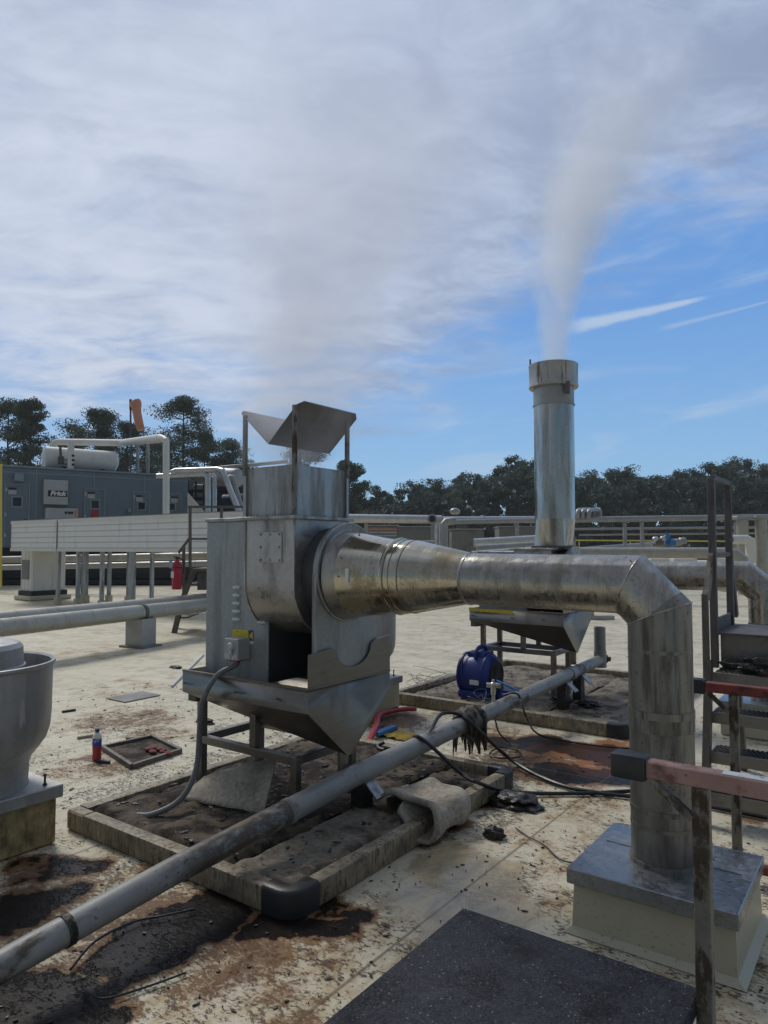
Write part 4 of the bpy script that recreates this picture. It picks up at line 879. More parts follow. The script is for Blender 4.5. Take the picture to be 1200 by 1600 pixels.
# scattered flakes of dried residue
rnd = random.Random(5); mb = MB()
def flake(a, b, s, z):
    n = rnd.choice((4, 5, 6)); an = rnd.uniform(0, 6.28); el_ = rnd.uniform(1, 3); vs = []
    for k in range(n):
        t_ = 2 * math.pi * k / n; x, y = math.cos(t_) * s * el_ * rnd.uniform(.7, 1.2), math.sin(t_) * s * rnd.uniform(.7, 1.2)
        vs.append((a + x * math.cos(an) - y * math.sin(an), b + x * math.sin(an) + y * math.cos(an), z))
    mb.prism(vs, (0, 0, rnd.uniform(.002, .006)))
def blocked(a, b): return (-4.02 < a < -2.18 and 2.3 < b < 4.62) or (-1.25 < a < -.48 and 1.0 < b < 3.65) or (-4.6 < a < -3.8 and 1.4 < b < 2.25)
cnt = 0
while cnt < 1400:
    a, b = rnd.gauss(-2.6, 2.2), rnd.gauss(3.8, 2.0)
    if mnoise.noise(Vector((a * .9, b * .9, 4))) < rnd.uniform(-.25, .5) or blocked(a, b) or math.hypot(a, b) < 1.6: continue
    flake(a, b, rnd.choice((.002, .003, .004, .006)) , .002); cnt += 1
for k in range(420):
    a, b = rnd.uniform(-3.85, -2.33), rnd.uniform(2.47, 4.45); flake(a, b, rnd.choice((.003, .005, .008, .012)), .118 if a < -2.7 else .122)
for k in range(260): flake(rnd.uniform(-4.3, -2.1), rnd.uniform(6.35, 8.8), rnd.choice((.004, .007, .012)), .085)
for k in range(320): flake(rnd.uniform(-7.5, -4.2), rnd.uniform(1.5, 7), rnd.choice((.004, .006, .01)), .003)
mb.solo('residue_flakes', M['grease'], L, (0, 0, 0), 'scattered black flakes of dried residue on the pale roof', 'debris', kind='stuff')

# ================================================================== MIDDLE DISTANCE, LEFT
# insulated pipes on a pedestal
dirp = Vector((.436, .9, 0)).normalized(); nrm = Vector((-.9, .436, 0)).normalized(); base = Vector((-4.03, 11.9, .57))
IP = Frame(64.15)
for off, zo, lab in ((0, 0, 'front cream insulated pipe crossing the pedestal left of the near fan'), (.36, .06, 'rear cream insulated pipe running behind the front one')):
    t = thing('insulated_pipe', lab, 'pipe', W, tuple(base + nrm * off), 'insulated pipes left of the near fan')
    s0, s1 = -6.0, 2.6
    p = base + nrm * off + Vector((0, 0, zo)); e_ = p + dirp * s1
    MB().tube([p + dirp * s0, e_, e_ + dirp * .12 + Vector((0, 0, -.12)), e_ + dirp * .12 + Vector((0, 0, -.6))], .125, 24).part('pipe_run', M['insul'], t)
    for k in range(15):
        c = p + dirp * (-4.6 + k * .5); MB().lathe(c, dirp, [(0, .125), (0, .1275), (.02, .1275), (.02, .125)], 24).part('jacket_band', M['insul'], t)
pd = thing('pipe_pedestal', 'grey sheet-metal pedestal saddle carrying the cream insulated pipes', 'pipe support', W, (-4.03, 11.9, 0))
MB().prism([tuple(base + dirp * s + nrm * n_ + Vector((0, 0, -.57 + .03))) for s, n_ in ((-.16, -.16), (.16, -.16), (.16, .2), (-.16, .2))], (0, 0, .44)).part('pedestal_box', M['silver_dull'], pd)
MB().prism([tuple(base + dirp * s + nrm * n_ + Vector((0, 0, -.566))) for s, n_ in ((-.22, -.24), (.22, -.24), (.22, .28), (-.22, .28))], (0, 0, .03)).part('foot_pad', M['unit'], pd)
MB().lathe(base + dirp * -.03, dirp, [(0, .126), (0, .139), (.06, .139), (.06, .126)], 24).part('pipe_strap', M['rust_steel'], pd)
# white panelled duct
wd = thing('panel_duct', 'long white ribbed panel duct raised on posts before the grey building', 'duct', L, (-18, 10.98, 0))
MB().box(-22.2, -11.2, 10.98, 12.6, 1.56, 2.42).part('duct_body', M['duct'], wd)
MB().box(-22.22, -11.18, 10.965, 11.0, 2.36, 2.45).box(-22.22, -11.18, 10.965, 11.0, 1.53, 1.62).part('edge_trim', M['white'], wd)
MB().box(-22.22, -11.18, 10.97, 12.62, 2.45, 2.47).part('top_cover', M['unit'], wd)
for a in (-19.56, -13.7): MB().box(a - .02, a + .02, 10.96, 10.98, 1.55, 2.44).part('joint_strip', M['unit'], wd)
pil = MB().box(-22.35, -21.65, 11.39, 12.45, .28, 1.56).part('pillar', M['pillar'], wd)
MB().box(-22.4, -21.6, 11.34, 12.5, .15, .3).part('pillar_skirt', M['dark'], wd); MB().box(-22.5, -21.5, 11.25, 12.6, .004, .15, .03).part('pillar_curb', M['cream'], wd)
MB().box(-22.28, -21.85, 11.37, 11.392, .65, 1.25).part('access_panel', M['unit'], pil)
for x, y, b in ((90, 950, 11.1), (121, 946, 11.1), (158.6, 941, 11.1), (207.7, 937, 11.1), (129, 930, 12.4), (134, 933, 12.0), (170, 934, 12.4), (200.6, 917, 12.5), (237, 921, 12.5)):
    a = hit(L, 1, b, x, y).x
    po = MB().box(a - .045, a + .045, b - .045, b + .045, .004, 1.555).part('support_post', M['galv'], wd)
    MB().box(a - .08, a + .08, b - .08, b + .08, .004, .22, .01).part('post_boot', M['cream'], po)
# pipes and gear seen beneath the duct
for k, (y, Y, r, mt, lab) in enumerate(((872, 27, .13, 'insul', 'upper white pipe low behind the white duct posts'), (884, 26, .1, 'silver_dull', 'lower cream pipe behind the white duct posts'))):
    p, q = P(-60, y + 4, Y), P(430, y - 6, Y - 3)
    t = MB().tube([p, q], r, 16).solo('low_pipe', M[mt], W, tuple(p), lab, 'pipe')
p, q = P(-80, 905, 24), P(420, 900, 22)
for k, (x, lab) in enumerate(((20, 'dark skid unit under the grey building at far left'), (230, 'dark skid unit behind the duct posts'))):
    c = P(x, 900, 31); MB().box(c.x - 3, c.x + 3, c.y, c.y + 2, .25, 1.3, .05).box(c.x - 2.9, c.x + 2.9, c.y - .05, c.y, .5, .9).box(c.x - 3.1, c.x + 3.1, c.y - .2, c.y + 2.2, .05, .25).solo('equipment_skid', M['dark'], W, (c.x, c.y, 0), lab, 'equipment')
# extinguisher and crossover stairs
YS = 13.8
st_ = thing('crossover_stair', 'brown steel crossover stair with handrails behind the near fan cabinet', 'stairs', W, tuple(P(290, 988, YS).xy) + (0,))
def seg(x0, y0, x1, y1, w, name, Y=YS, Y2=None, mat='rust_steel'): MB().bar(P(x0, y0, Y), P(x1, y1, Y2 or Y), w).part(name, M[mat], st_)
for Y in (YS, YS + .8):
    seg(297, 792, 297, 888, .05, 'post', Y); seg(346, 792, 346, 888, .05, 'post', Y)
    seg(294, 792, 420, 792, .045, 'handrail', Y); seg(297, 842, 420, 842, .04, 'mid_rail', Y)
    seg(297, 840, 279, 864, .045, 'sloping_rail', Y); seg(287, 852, 287, 938, .05, 'post', Y)
    seg(303, 890, 284, 940, .09, 'stringer', Y); seg(272, 990, 284, 940, .09, 'stringer', Y)
c = P(300, 888, YS); MB().box(c.x, c.x + 1.7, YS - .05, YS + .9, c.z - .06, c.z, .005).part('platform', M['rust_steel'], st_)
MB().box(c.x + .1, c.x + 1.7, YS + .02, YS + .06, c.z - .42, c.z - .07).part('skirt_plate', M['frame_steel'], st_)
for x, y in ((291, 912), (285, 938), (278, 964)): q = P(x, y, YS); MB().box(q.x - .05, q.x + .18, YS, YS + .85, q.z - .03, q.z).part('tread', M['rust_steel'], st_)
c = P(276, 921, YS - .35); x0 = thing('fire_extinguisher', 'red fire extinguisher hanging on the stair post', 'fire extinguisher', W, tuple(c)); hx = .66
MB().lathe(c, (0, 0, 1), [(0, .08), (.01, .092), (.44, .092), (.5, .075), (.54, .035), (.555, .03)], 24).part('cylinder', M['ext_red'], x0)
MB().lathe(c + Vector((0, 0, .4)), (0, 0, 1), [(0, .0925), (0, .095), (.02, .095), (.02, .0925)], 24).part('strap', M['black'], x0)
MB().bar(c + Vector((-.07, 0, .62)), c + Vector((.05, 0, .6)), .02).bar(c + Vector((-.06, 0, .58)), c + Vector((.04, 0, .575)), .02).tube([c + Vector((0, 0, .54)), c + Vector((0, 0, .61))], .02, 8).part('valve_head', M['black'], x0)
MB().tube(spline([c + Vector((.03, 0, .58)), c + Vector((.1, 0, .56)), c + Vector((.13, 0, .46)), c + Vector((.125, 0, .3))], 5), .012, 8, mitre=False).part('hose', M['black'], x0)
MB().box(c.x - .085, c.x - .03, c.y - .096, c.y - .088, c.z + .22, c.z + .34).part('label', M['paper'], x0)
MB().box(c.x - .13, c.x - .07, c.y - .06, c.y - .05, c.z + .4, c.z + .54).part('inspection_tag', M['ext_blue'], x0)

# ------------------------------------------------------------------ grey building with its doors
fE = 34.97
gb = thing('control_building', 'long grey blue control enclosure with four doors and a logo panel', 'building', E, (7, fE, 1.6))
e0, e1 = -3.0, 12.27
MB().box(e0, e1, fE, fE + 3.2, 1.62, 5.18, .02).part('wall', M['encl'], gb)
MB().box(e0 - .05, e1 + .05, fE - .06, fE + 3.26, 5.18, 5.26).part('roof', M['encl_trim'], gb)
for e in (3.9, 5.32, 7.78, 10.1): MB().box(e - .02, e + .02, fE - .015, fE, 1.65, 5.15).part('panel_joint', M['encl_trim'], gb)
MB().box(e0, e1, fE - .02, fE - .001, 4.93, 4.98).part('conduit_run', M['encl_trim'], gb)
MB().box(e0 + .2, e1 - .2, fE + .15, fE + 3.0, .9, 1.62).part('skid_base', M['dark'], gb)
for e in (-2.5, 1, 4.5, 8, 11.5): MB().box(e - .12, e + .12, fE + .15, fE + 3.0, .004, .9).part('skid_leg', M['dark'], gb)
for xl, xr, yt, wx0, wx1, wy0, wy1 in ((9, 45, 758, 20, 33, 777, 791), (133, 163, 765, 143, 154, 782, 794), (209, 233, 770, 216, 226, 785, 796), (264, 282, 772, 264.5, 272.5, 787, 797)):
    p, q = hit(E, 1, fE, xl, yt), hit(E, 1, fE, xr, yt); zt2 = (p.z + q.z) / 2
    d_ = MB().box(p.x, q.x, fE - .03, fE, 1.7, zt2, .01).part('door', M['encl'], gb)
    mb = MB(); w_ = .05
    mb.box(p.x - w_, p.x, fE - .045, fE, 1.7, zt2 + w_).box(q.x, q.x + w_, fE - .045, fE, 1.7, zt2 + w_).box(p.x, q.x, fE - .045, fE, zt2, zt2 + w_).part('door_frame', M['encl_trim'], d_)
    a, b_ = hit(E, 1, fE - .03, wx0, wy0), hit(E, 1, fE - .03, wx1, wy1)
    MB().box(a.x - .06, b_.x + .06, fE - .05, fE - .03, b_.z - .06, a.z + .06).part('window_frame', M['encl_trim'], d_); MB().box(a.x, b_.x, fE - .056, fE - .05, b_.z, a.z).part('pane', M['glass'], d_)
    MB().box(q.x - .16, q.x - .06, fE - .07, fE - .03, 2.55, 2.9, .01).part('handle', M['dark'], d_)
    for hz2 in (2.1, 3.0, zt2 - .3): MB().box(p.x - .02, p.x + .05, fE - .06, fE - .046, hz2, hz2 + .16).part('hinge', M['box'], d_)
    if xl == 133:
        MB().box(a.x, b_.x, fE - .055, fE - .03, b_.z - .55, b_.z - .1).part('red_notice', M['red_sign'], d_)
    MB().box(p.x + .1, p.x + .42, fE - .05, fE - .03, zt2 - .42, zt2 - .12).part('notice', M['box'], d_); MB().box(p.x + .1, p.x + .42, fE - .053, fE - .05, zt2 - .22, zt2 - .12).part('notice_heading', M['dark'], d_)
for x0_, x1_, y0_, y1_, nm, dpt in ((69, 106, 749, 789, 'control_panel', .35), (71, 122, 793, 812, 'control_panel', .3), (23, 37, 739, 752, 'junction_box', .25), (200, 205, 794, 801, 'junction_box', .15)):
    a, b_ = hit(E, 1, fE - dpt, x0_, y0_), hit(E, 1, fE - dpt, x1_, y1_)
    pn = MB().box(a.x, b_.x, fE - dpt, fE, b_.z, a.z, .02).part(nm, M['encl_trim'] if y0_ != 749 and y0_ != 793 else M['box'], gb)
    if y0_ == 749:
        s0, s1 = hit(E, 1, fE - dpt, 75, 766), hit(E, 1, fE - dpt, 105, 776.5)
        sg = MB().box(s0.x, s1.x, fE - dpt - .02, fE - dpt, s1.z, s0.z).part('logo_plate', M['black'], pn)
        cx, cz = (s0.x + s1.x) / 2, (s0.z + s1.z) / 2; hgt = s0.z - s1.z
        tm = text_mesh('Frick', hgt * 1.02, .004, M['paper'], pn, (cx, fE - dpt - .028, cz), (R(90), 0, 0), shear=.25, bold=.012)
        wd_ = max(v.co.x for v in tm.data.vertices) - min(v.co.x for v in tm.data.vertices); tm.scale = ((s1.x - s0.x) * .86 / wd_, 1, 1)
    if y0_ == 793:
        mb = MB()
        for ex in (.62, .72, .8): mb.lathe((a.x + (b_.x - a.x) * ex, fE - dpt, (a.z + b_.z) / 2 + .05), (0, -1, 0), [(0, .06), (.04, .06), (.05, .03)], 12)
        mb.part('gauge', M['dark'], pn); MB().box(a.x + (b_.x - a.x) * .88, b_.x - .05, fE - dpt - .01, fE - dpt, b_.z + .15, a.z - .08).part('notice', M['orange'], pn)
# white tank on the roof of the building
p, q = hit(E, 1, fE + 1.5, 70, 716), hit(E, 1, fE + 1.5, 178, 723)
tk = thing('storage_tank', 'white horizontal tank lying on top of the grey building', 'tank', E, (p.x, fE + 1.5, 5.26))
zt0 = 5.26 + .62; rt = .52
MB().lathe((p.x, fE + 1.5, zt0), (1, 0, 0), [(-.12, .05), (-.11, .2), (-.06, rt * .85), (0, rt), (q.x - p.x, rt), (q.x - p.x + .1, rt * .8), (q.x - p.x + .2, .2), (q.x - p.x + .21, .03)], 36).part('tank_shell', M['white'], tk)
for e in (p.x + .8, q.x - .6): MB().box(e - .1, e + .1, fE + 1.2, fE + 1.8, 5.265, 5.5).part('saddle', M['dark'], tk)
c = hit(E, 1, fE + .7, 95, 718); MB().box(c.x - .1, c.x + .12, fE + .6, fE + .9, c.z - .2, c.z + .15, .02).tube([(c.x, fE + .7, c.z + .1), (c.x, fE + .9, c.z + .6)], .06, 8).tube([(c.x - .1, fE + .7, c.z), (c.x + .6, fE + .7, c.z)], .025, 8).tube([(c.x - .1, fE + .7, c.z - .2), (c.x + .6, fE + .7, c.z - .2)], .025, 8).part('gauge_piping', M['frame_steel'], tk)
c = hit(E, 1, fE + .5, 110, 735); t = MB().box(c.x - .13, c.x + .13, fE + .4, fE + .6, 5.262, hit(E, 1, fE + .5, 110, 691).z).part('level_column', M['white'], tk)
for y in (712, 719, 726): cc = hit(E, 1, fE + .4, 114, y); MB().lathe((cc.x, fE + .4, cc.z), (0, -1, 0), [(0, .06), (.03, .06), (.04, .02)], 10).part('sight_glass', M['black'], t)
wp = thing('overflow_pipe', 'white pipe arching from the tank across the building roof and down', 'pipe', W, tuple(P(258, 808, 24)))
MB().tube(spline([P(82, 712, 37), P(82, 697, 37), P(88, 691, 36.8), P(100, 690.5, 36.5)], 4)[:-1] + [P(100, 690.5, 36.5), P(190, 692, 35), P(250, 685, 25.5), P(256, 685.5, 25.2), P(259.5, 689, 25.0), P(259.5, 694, 25.0), P(259.5, 812, 25)], [.17] * 13 + [.17, .16, .12, .115, .115, .115, .115], 16, mitre=False).part('pipe_run', M['white'], wp)
for x, y0_, Y in ((215, 690, 36), (231, 690, 36)): MB().bar(P(x, y0_, Y), P(x, 745, Y), .13).part('pipe_stand', M['galv'], wp)
# windsock
ws = thing('windsock', 'faded orange windsock drooping from a slim mast above the grey building', 'windsock', W, tuple(P(204, 745, 40)))
MB().tube([P(204, 748, 40), P(204, 624, 40)], .055, 8).part('mast', M['frame_steel'], ws); MB().tube([P(204, 640, 40), P(204, 624, 40)], .075, 8).part('swivel', M['dark'], ws)
MB().tube(spline([P(209, 626, 40), P(212, 632, 40), P(214, 645, 40), P(217, 660, 40), P(220.5, 672, 40)], 5), [.12, .24, .31, .34, .34, .33, .31, .28, .26, .25, .24, .24, .24, .24, .24, .24, .23, .23, .22, .21, .19], 14, mitre=False).part('sock', M['orange'], ws)

# ------------------------------------------------------------------ refrigeration plant between building and near fan
def pipe(path, r, mat, label, name='plant_pipe', group=None, seg=14):
    return MB().tube(path, r, seg).solo(name, M[mat], W, tuple(path[-1]), label, 'pipe', group)
Y = 31
pipe([P(268, 739, Y), P(274, 736, Y), P(340, 733.5, Y), P(348, 736, Y - .3), P(378, 812, Y - .5)], .13, 'silver', 'silver pipe sloping down right beside the rain hood fan cabinet')
pipe([P(245, 745, Y), P(318, 741, Y), P(324.5, 745, Y), P(325, 815, Y)], .14, 'silver', 'silver pipe turning straight down beside the grey building end')
pipe([P(320, 739.5, Y + 1), P(331, 741, Y + 1), P(335, 746, Y + 1), P(335, 815, Y + 1)], .11, 'silver', 'second thinner silver downpipe next to the grey building end')
pipe([P(350, 752, Y + .6), P(360, 745, Y + .6), P(364, 746, Y + .6), P(383, 812, Y + .6)], .1, 'silver_dull', 'thin dull pipe sloping down behind the silver one')
pipe([P(342, 731, Y + 2), P(450, 721, Y + 3)], .09, 'silver_dull', 'thin pipe running up right behind the near fan discharge')
p, q = P(318, 743, 34), P(372, 747, 32.5); d_ = (q - p).normalized()
MB().lathe(p, d_, [(0, .1), (.05, .42), ((q - p).length - .1, .45), ((q - p).length, .4), ((q - p).length + .05, .1)], 24).solo('plant_vessel', M['silver_dull'], W, tuple(p), 'grey horizontal vessel above the blue plant machinery', 'tank')
for x0_, x1_, y0_, y1_, YY, mt, nm, lab in ((294, 318, 752, 800, 37, 'dark', 'compressor_rack', 'dark open plant frame beside the grey building end'), (345, 384, 770, 806, 34, 'motor', 'motor_unit', 'dark blue motor unit behind the sloping silver pipe'), (340, 358, 755, 772, 34.5, 'motor', 'motor_unit', 'small blue motor above the dark blue unit')):
    a, b_ = P(x0_, y0_, YY), P(x1_, y1_, YY); t = thing(nm, lab, 'machine', W, ((a.x + b_.x) / 2, YY, 0))
    if nm == 'motor_unit':
        MB().lathe((a.x, YY + .4, (a.z + b_.z) / 2), (1, 0, 0), [(0, .1), (.03, (a.z - b_.z) * .45), ((b_.x - a.x) * .8, (a.z - b_.z) * .5), (b_.x - a.x, (a.z - b_.z) * .4), (b_.x - a.x + .05, .1)], 20).part('motor_body', M[mt], t)
        MB().box(a.x + .1, b_.x - .1, YY + .1, YY + .8, .01, b_.z + .1).part('base_frame', M['dark'], t)
    else:
        for k in range(5):
            zz_ = b_.z + (a.z - b_.z) * k / 4; MB().bar((a.x, YY, zz_), (b_.x, YY + .1, zz_ + .05), .07).part('cross_bar', M['unit'], t)
        for ex in (0, .5, 1): MB().bar((a.x + (b_.x - a.x) * ex, YY, .0), (a.x + (b_.x - a.x) * ex, YY, a.z), .09).part('upright', M['dark'], t)
        for k in range(7):
            r = random.Random(k); MB().lathe((a.x + .1, YY + .7, b_.z + (a.z - b_.z) * (.08 + k * .13)), (1, .1, 0), [(0, .1), (.03, .14), (.5, .14), (.53, .1)], 12).part('compressor_body', M['dark' if k % 2 else 'unit'], t)
        MB().box(a.x - .5, b_.x + 3.6, YY + 1.6, YY + 3, .0, a.z - .2).part('housing', M['dark'], t)
a = [P(293, 770, 35), P(293, 803, 35), P(322, 803, 35)]
MB().prism(a, (0, .1, 0)).solo('gusset_panel', M['white'], W, tuple(a[1]), 'white triangular panel at the end of the grey building', 'panel')

# ------------------------------------------------------------------ pipe rack across the middle and right
RK = 'pipes on the far roof rack'
def run(x0, y0, Y0, x1, y1, Y1, r, mat, label, nb=0, extra=None):
    t = thing('rack_pipe', label, 'pipe', W, tuple(P(x0, y0, Y0)), RK)
    p, q = P(x0, y0, Y0), P(x1, y1, Y1); path = [p, q] + (extra or [])
    MB().tube(path, r, 18).part('pipe_run', M[mat], t)
    d_ = (q - p).normalized()
    for k in range(nb):
        c = p.lerp(q, (k + .5) / nb); MB().lathe(c, d_, [(0, r * .99), (0, r * 1.025), (.04, r * 1.025), (.04, r * .99)], 18).part('jacket_band', M[mat], t)
    return t
run(545, 810, 24, 690, 812, 24, .15, 'silver', 'bright silver pipe just right of the near fan discharge duct', 4)
run(690, 812, 24.5, 845, 811, 25.5, .11, 'silver', 'silver pipe continuing behind the tall stack from the left', 3)
run(694, 816, 23.5, 845, 813, 24.5, .08, 'silver_dull', 'dull pipe below the silver one left of the tall stack', 2, None)
run(820, 813, 26, 1260, 807, 27, .11, 'silver_dull', 'long high pipe crossing the right side in front of the woods', 10)
run(890, 864, 21, 1135, 864, 21, .165, 'insul', 'fat cream insulated pipe behind the steel crossover steps', 9, [P(1150, 866, 20.9), P(1160, 875, 20.8), P(1162, 900, 20.8)])
run(880, 862, 26, 1060, 848, 30, .12, 'silver_dull', 'grey pipe rising toward the valve cluster', 3)
run(870, 827, 28, 1200, 824, 28, .045, 'silver_dull', 'thin upper conduit line between the rack legs at right', 0)
run(905, 836, 28, 1200, 833, 28, .035, 'silver_dull', 'thinner lower conduit line between the rack legs at right', 0)
run(640, 851, 24, 700, 849, 24, .12, 'silver_dull', 'short low pipe stub above the reducer', 0)
run(740, 848, 22, 845, 842, 22, .13, 'silver', 'low silver pipe left of the stack base', 2)
run(745, 858, 21, 850, 852, 21, .13, 'silver_dull', 'low dull pipe left of the stack base', 2)
run(737, 866, 20, 845, 858, 20, .09, 'silver', 'lowest thin silver pipe left of the stack base', 0)
pipe([P(683, 868, 23.3), P(683, 818, 23.3)], .1, 'silver', 'silver riser dropping from the rack right of the rain hood fan', 'rack_riser'); pipe([P(694, 868, 23), P(694, 820, 23), P(698, 815, 23), P(712, 813.5, 23)], .13, 'silver_dull', 'fatter dull riser beside the silver one', 'rack_riser')
for k, (x, lab) in enumerate(((901, 'first'), (909, 'second'), (918, 'third'))):
    pass
for k, (x, lab) in enumerate(((902, 'left hooped pipe bend on the high pipe by the stack'), (910, 'middle hooped pipe bend on the high pipe by the stack'), (919, 'right hooped pipe bend on the high pipe by the stack'))):
    MB().tube(spline([P(x, 810, 25.6), P(x + 1, 800, 25.6), P(x + 4, 797, 25.9), P(x + 14, 797, 26.4), P(x + 18, 799, 26.5), P(x + 18, 810, 26.5)], 4), .085, 12, mitre=False).solo('pipe_bend', M['silver_dull'], W, tuple(P(x, 810, 25.6)), lab, 'pipe', 'hooped pipe bends')
for x0_, x1_, y0_, y1_, YY, lab in ((574, 622, 822, 846, 27, 'low grey rooftop unit behind the near duct with striped grille'), (622, 676, 824, 848, 27, 'wide grey rooftop unit behind the near duct'), (706, 756, 828, 848, 26, 'grey rooftop unit left of the stack with its dark gap'), (780, 836, 824, 850, 29, 'grey rooftop unit directly left of the stack')):
    a, b_ = P(x0_, y0_, YY), P(x1_, y1_, YY); t = thing('rooftop_unit', lab, 'rooftop unit', W, ((a.x + b_.x) / 2, YY, 0), 'grey rooftop units')
    MB().box(a.x, b_.x, YY, YY + 1.2, .35, a.z, .02).part('casing', M['unit'], t); MB().box(a.x - .03, b_.x + .03, YY - .04, YY + 1.25, a.z, a.z + .05).part('lid', M['silver_dull'], t)
    MB().box(a.x + .1, b_.x - .1, YY + .1, YY + 1.1, .004, .35).part('curb', M['cream'], t)
    if x0_ == 574:
        for k in range(5): MB().box(a.x + .05, b_.x - .05, YY - .02, YY, a.z - .15 - k * .12, a.z - .09 - k * .12).part('grille_slat', M['orange' if k < 1 else 'box'], t)
for x, y0_, YY in ((572, 815, 24.3), (676, 815, 24.3), (808, 815, 25.5), (976, 815, 26.5), (1003, 815, 26.5), (1136, 815, 26.8), (1150, 815, 26.8)):
    a = P(x, y0_, YY); t = thing('rack_support', {572: 'rack leg by the near discharge flange', 676: 'rack leg with the round gauge', 808: 'rack leg just left of the stack', 976: 'rack leg left of the two between stack and steps', 1003: 'rack leg right of the two between stack and steps', 1136: 'rack leg seen inside the arched handrail frame', 1150: 'rack leg beside the arched handrail frame'}[x], 'pipe support', W, (a.x, YY, 0), 'rack legs')
    MB().box(a.x - .06, a.x + .06, YY - .06, YY + .06, .05, a.z - .02).part('leg', M['silver_dull'], t); MB().box(a.x - .3, a.x + .3, YY - .15, YY + .15, .004, .06, .01).part('foot', M['unit'], t); MB().box(a.x - .2, a.x + .2, YY - .08, YY + .08, a.z - .02, a.z + .05).part('saddle', M['unit'], t)
for x, w_, lab in ((1160, .34, 'wide pale column behind the steps at right'), (1189, .34, 'wide pale column at the right edge')):
    a = P(x, 812, 25); t = thing('pipe_column', lab, 'column', W, (a.x, 25, 0), 'pale columns at the right'); MB().tube([(a.x, 25, .004), (a.x, 25, a.z)], .2, 16).part('shaft', M['insul'], t); MB().box(a.x - .3, a.x + .3, 24.75, 25.25, a.z - .0, a.z + .12, .02).part('head', M['silver_dull'], t)
c = P(675, 811, 23.4); t = thing('pressure_gauge', 'round grey valve gauge on the rack right of the near duct', 'gauge', W, tuple(c))
MB().lathe(c, (0, -1, 0), [(0, .1), (.02, .17), (.08, .17), (.09, .14)], 20).part('bezel', M['silver_dull'], t); MB().lathe(c + Vector((0, -.09, 0)), (0, -1, 0), [(0, .11), (.01, .1)], 16).part('dial', M['dark'], t)
c = P(711, 799, 40); t = thing('roof_beacon', 'small pale valve head poking above the rack before the woods', 'valve', W, tuple(c)); MB().sphere(c, .25, sc=(1.2, 1, .8)).part('head', M['silver_dull'], t); MB().tube([c, (c.x, c.y, 1.5)], .06, 8).part('stem', M['dark'], t)
vc = thing('valve_cluster', 'cluster of blue and brown valves on pipes right of the stack', 'valve', W, tuple(P(1045, 850, 24)))
rnd = random.Random(9)
for k, (x, y, r, mt) in enumerate(((1024, 843, .1, 'silver'), (1031, 847, .12, 'rust_steel'), (1036, 842, .1, 'silver'), (1042, 840, .1, 'blue_bright'), (1050, 848, .13, 'blue_bright'), (1058, 847, .12, 'silver_dull'), (1066, 846, .14, 'silver_dull'), (1070, 852, .1, 'rust_steel'))):
    MB().lathe(P(x, y, 24), (1, .3, .1), [(-r, r * .5), (-r * .6, r), (r * .6, r), (r, r * .5)], 12).part('valve_body', M[mt], vc)
MB().tube([P(1042, 850, 24), P(1042, 832, 24)], .06, 8).part('valve_stem', M['blue_bright'], vc)
MB().bar(P(1018, 852, 24.2), P(1078, 852, 24.2), .1).part('valve_pipe', M['silver_dull'], vc)
wb = thing('white_elbow_pipe', 'white elbow pipe with blue end seen through the arched handrail frame', 'pipe', W, tuple(P(1170, 870, 23)))
MB().tube([P(1143, 843, 23), P(1166, 843, 23), P(1172, 846, 23), P(1173, 880, 23)], .15, 18).part('pipe_run', M['white'], wb); MB().lathe(P(1141, 843, 22.9), (1, 0, 0), [(-.06, .08), (-.05, .13), (.04, .13), (.05, .1)], 16).part('end_flange', M['blue'], wb)
# safety line on stanchions
yl = thing('safety_rail', 'thin yellow safety rail along the far roof edge at right', 'safety rail', W, tuple(P(1050, 857, 60)))
MB().bar(P(885, 844, 60), P(1320, 847, 60), .1, .12).part('rail', M['yel_rail'], yl)
for x in (905, 985, 1065, 1145, 1225): p = P(x, 846, 60); MB().bar((p.x, 60, .01), (p.x, 60, p.z), .07).part('stanchion', M['yel_rail'], yl)
yp = thing('safety_post', 'yellow upright post at the far left edge before the grey building', 'post', W, tuple(P(3, 918, 22)))
MB().bar(P(1, 918, 22), P(1, 727, 22), .06).part('upright', M['yel_rail'], yp); MB().bar(P(-40, 729, 22), P(3, 727, 22), .08).part('cross_rail', M['yel_rail'], yp)
# pale roof boxes along the far edge
for k, (x0_, x1_) in enumerate(((946, 985), (992, 1012), (1017, 1047), (1053, 1090), (1120, 1165))):
    a, b_ = P(x0_, 873, 52), P(x1_, 884, 52)
    MB().box(a.x, b_.x, 52, 53.2, .3, a.z, .03).box(a.x + .1, b_.x - .1, 52.1, 53.1, .004, .3).solo('skylight_box', M['white'], W, (a.x, 52, 0), 'low white roof box under the fat insulated pipe, ' + ('leftmost of the row', 'narrow, second of the row', 'middle of the row', 'second from the right of the row', 'rightmost of the row')[k], 'roof box', 'white roof boxes')
for x, y, lab in ((866, 945, 'thin T-foot support stand behind the far hopper'), (924, 968, 'thin T-foot support stand right of the far hopper')):
    c = gp(x, y) if False else hit(W, 2, 0, x, y); t = thing('support_stand', lab, 'support', W, tuple(c), 'thin support stands'); MB().box(c.x - .05, c.x + .05, c.y - .05, c.y + .05, .08, .8).part('stem', M['silver_dull'], t); MB().box(c.x - .5, c.x + .5, c.y - .1, c.y + .1, .004, .09).part('foot', M['silver_dull'], t)

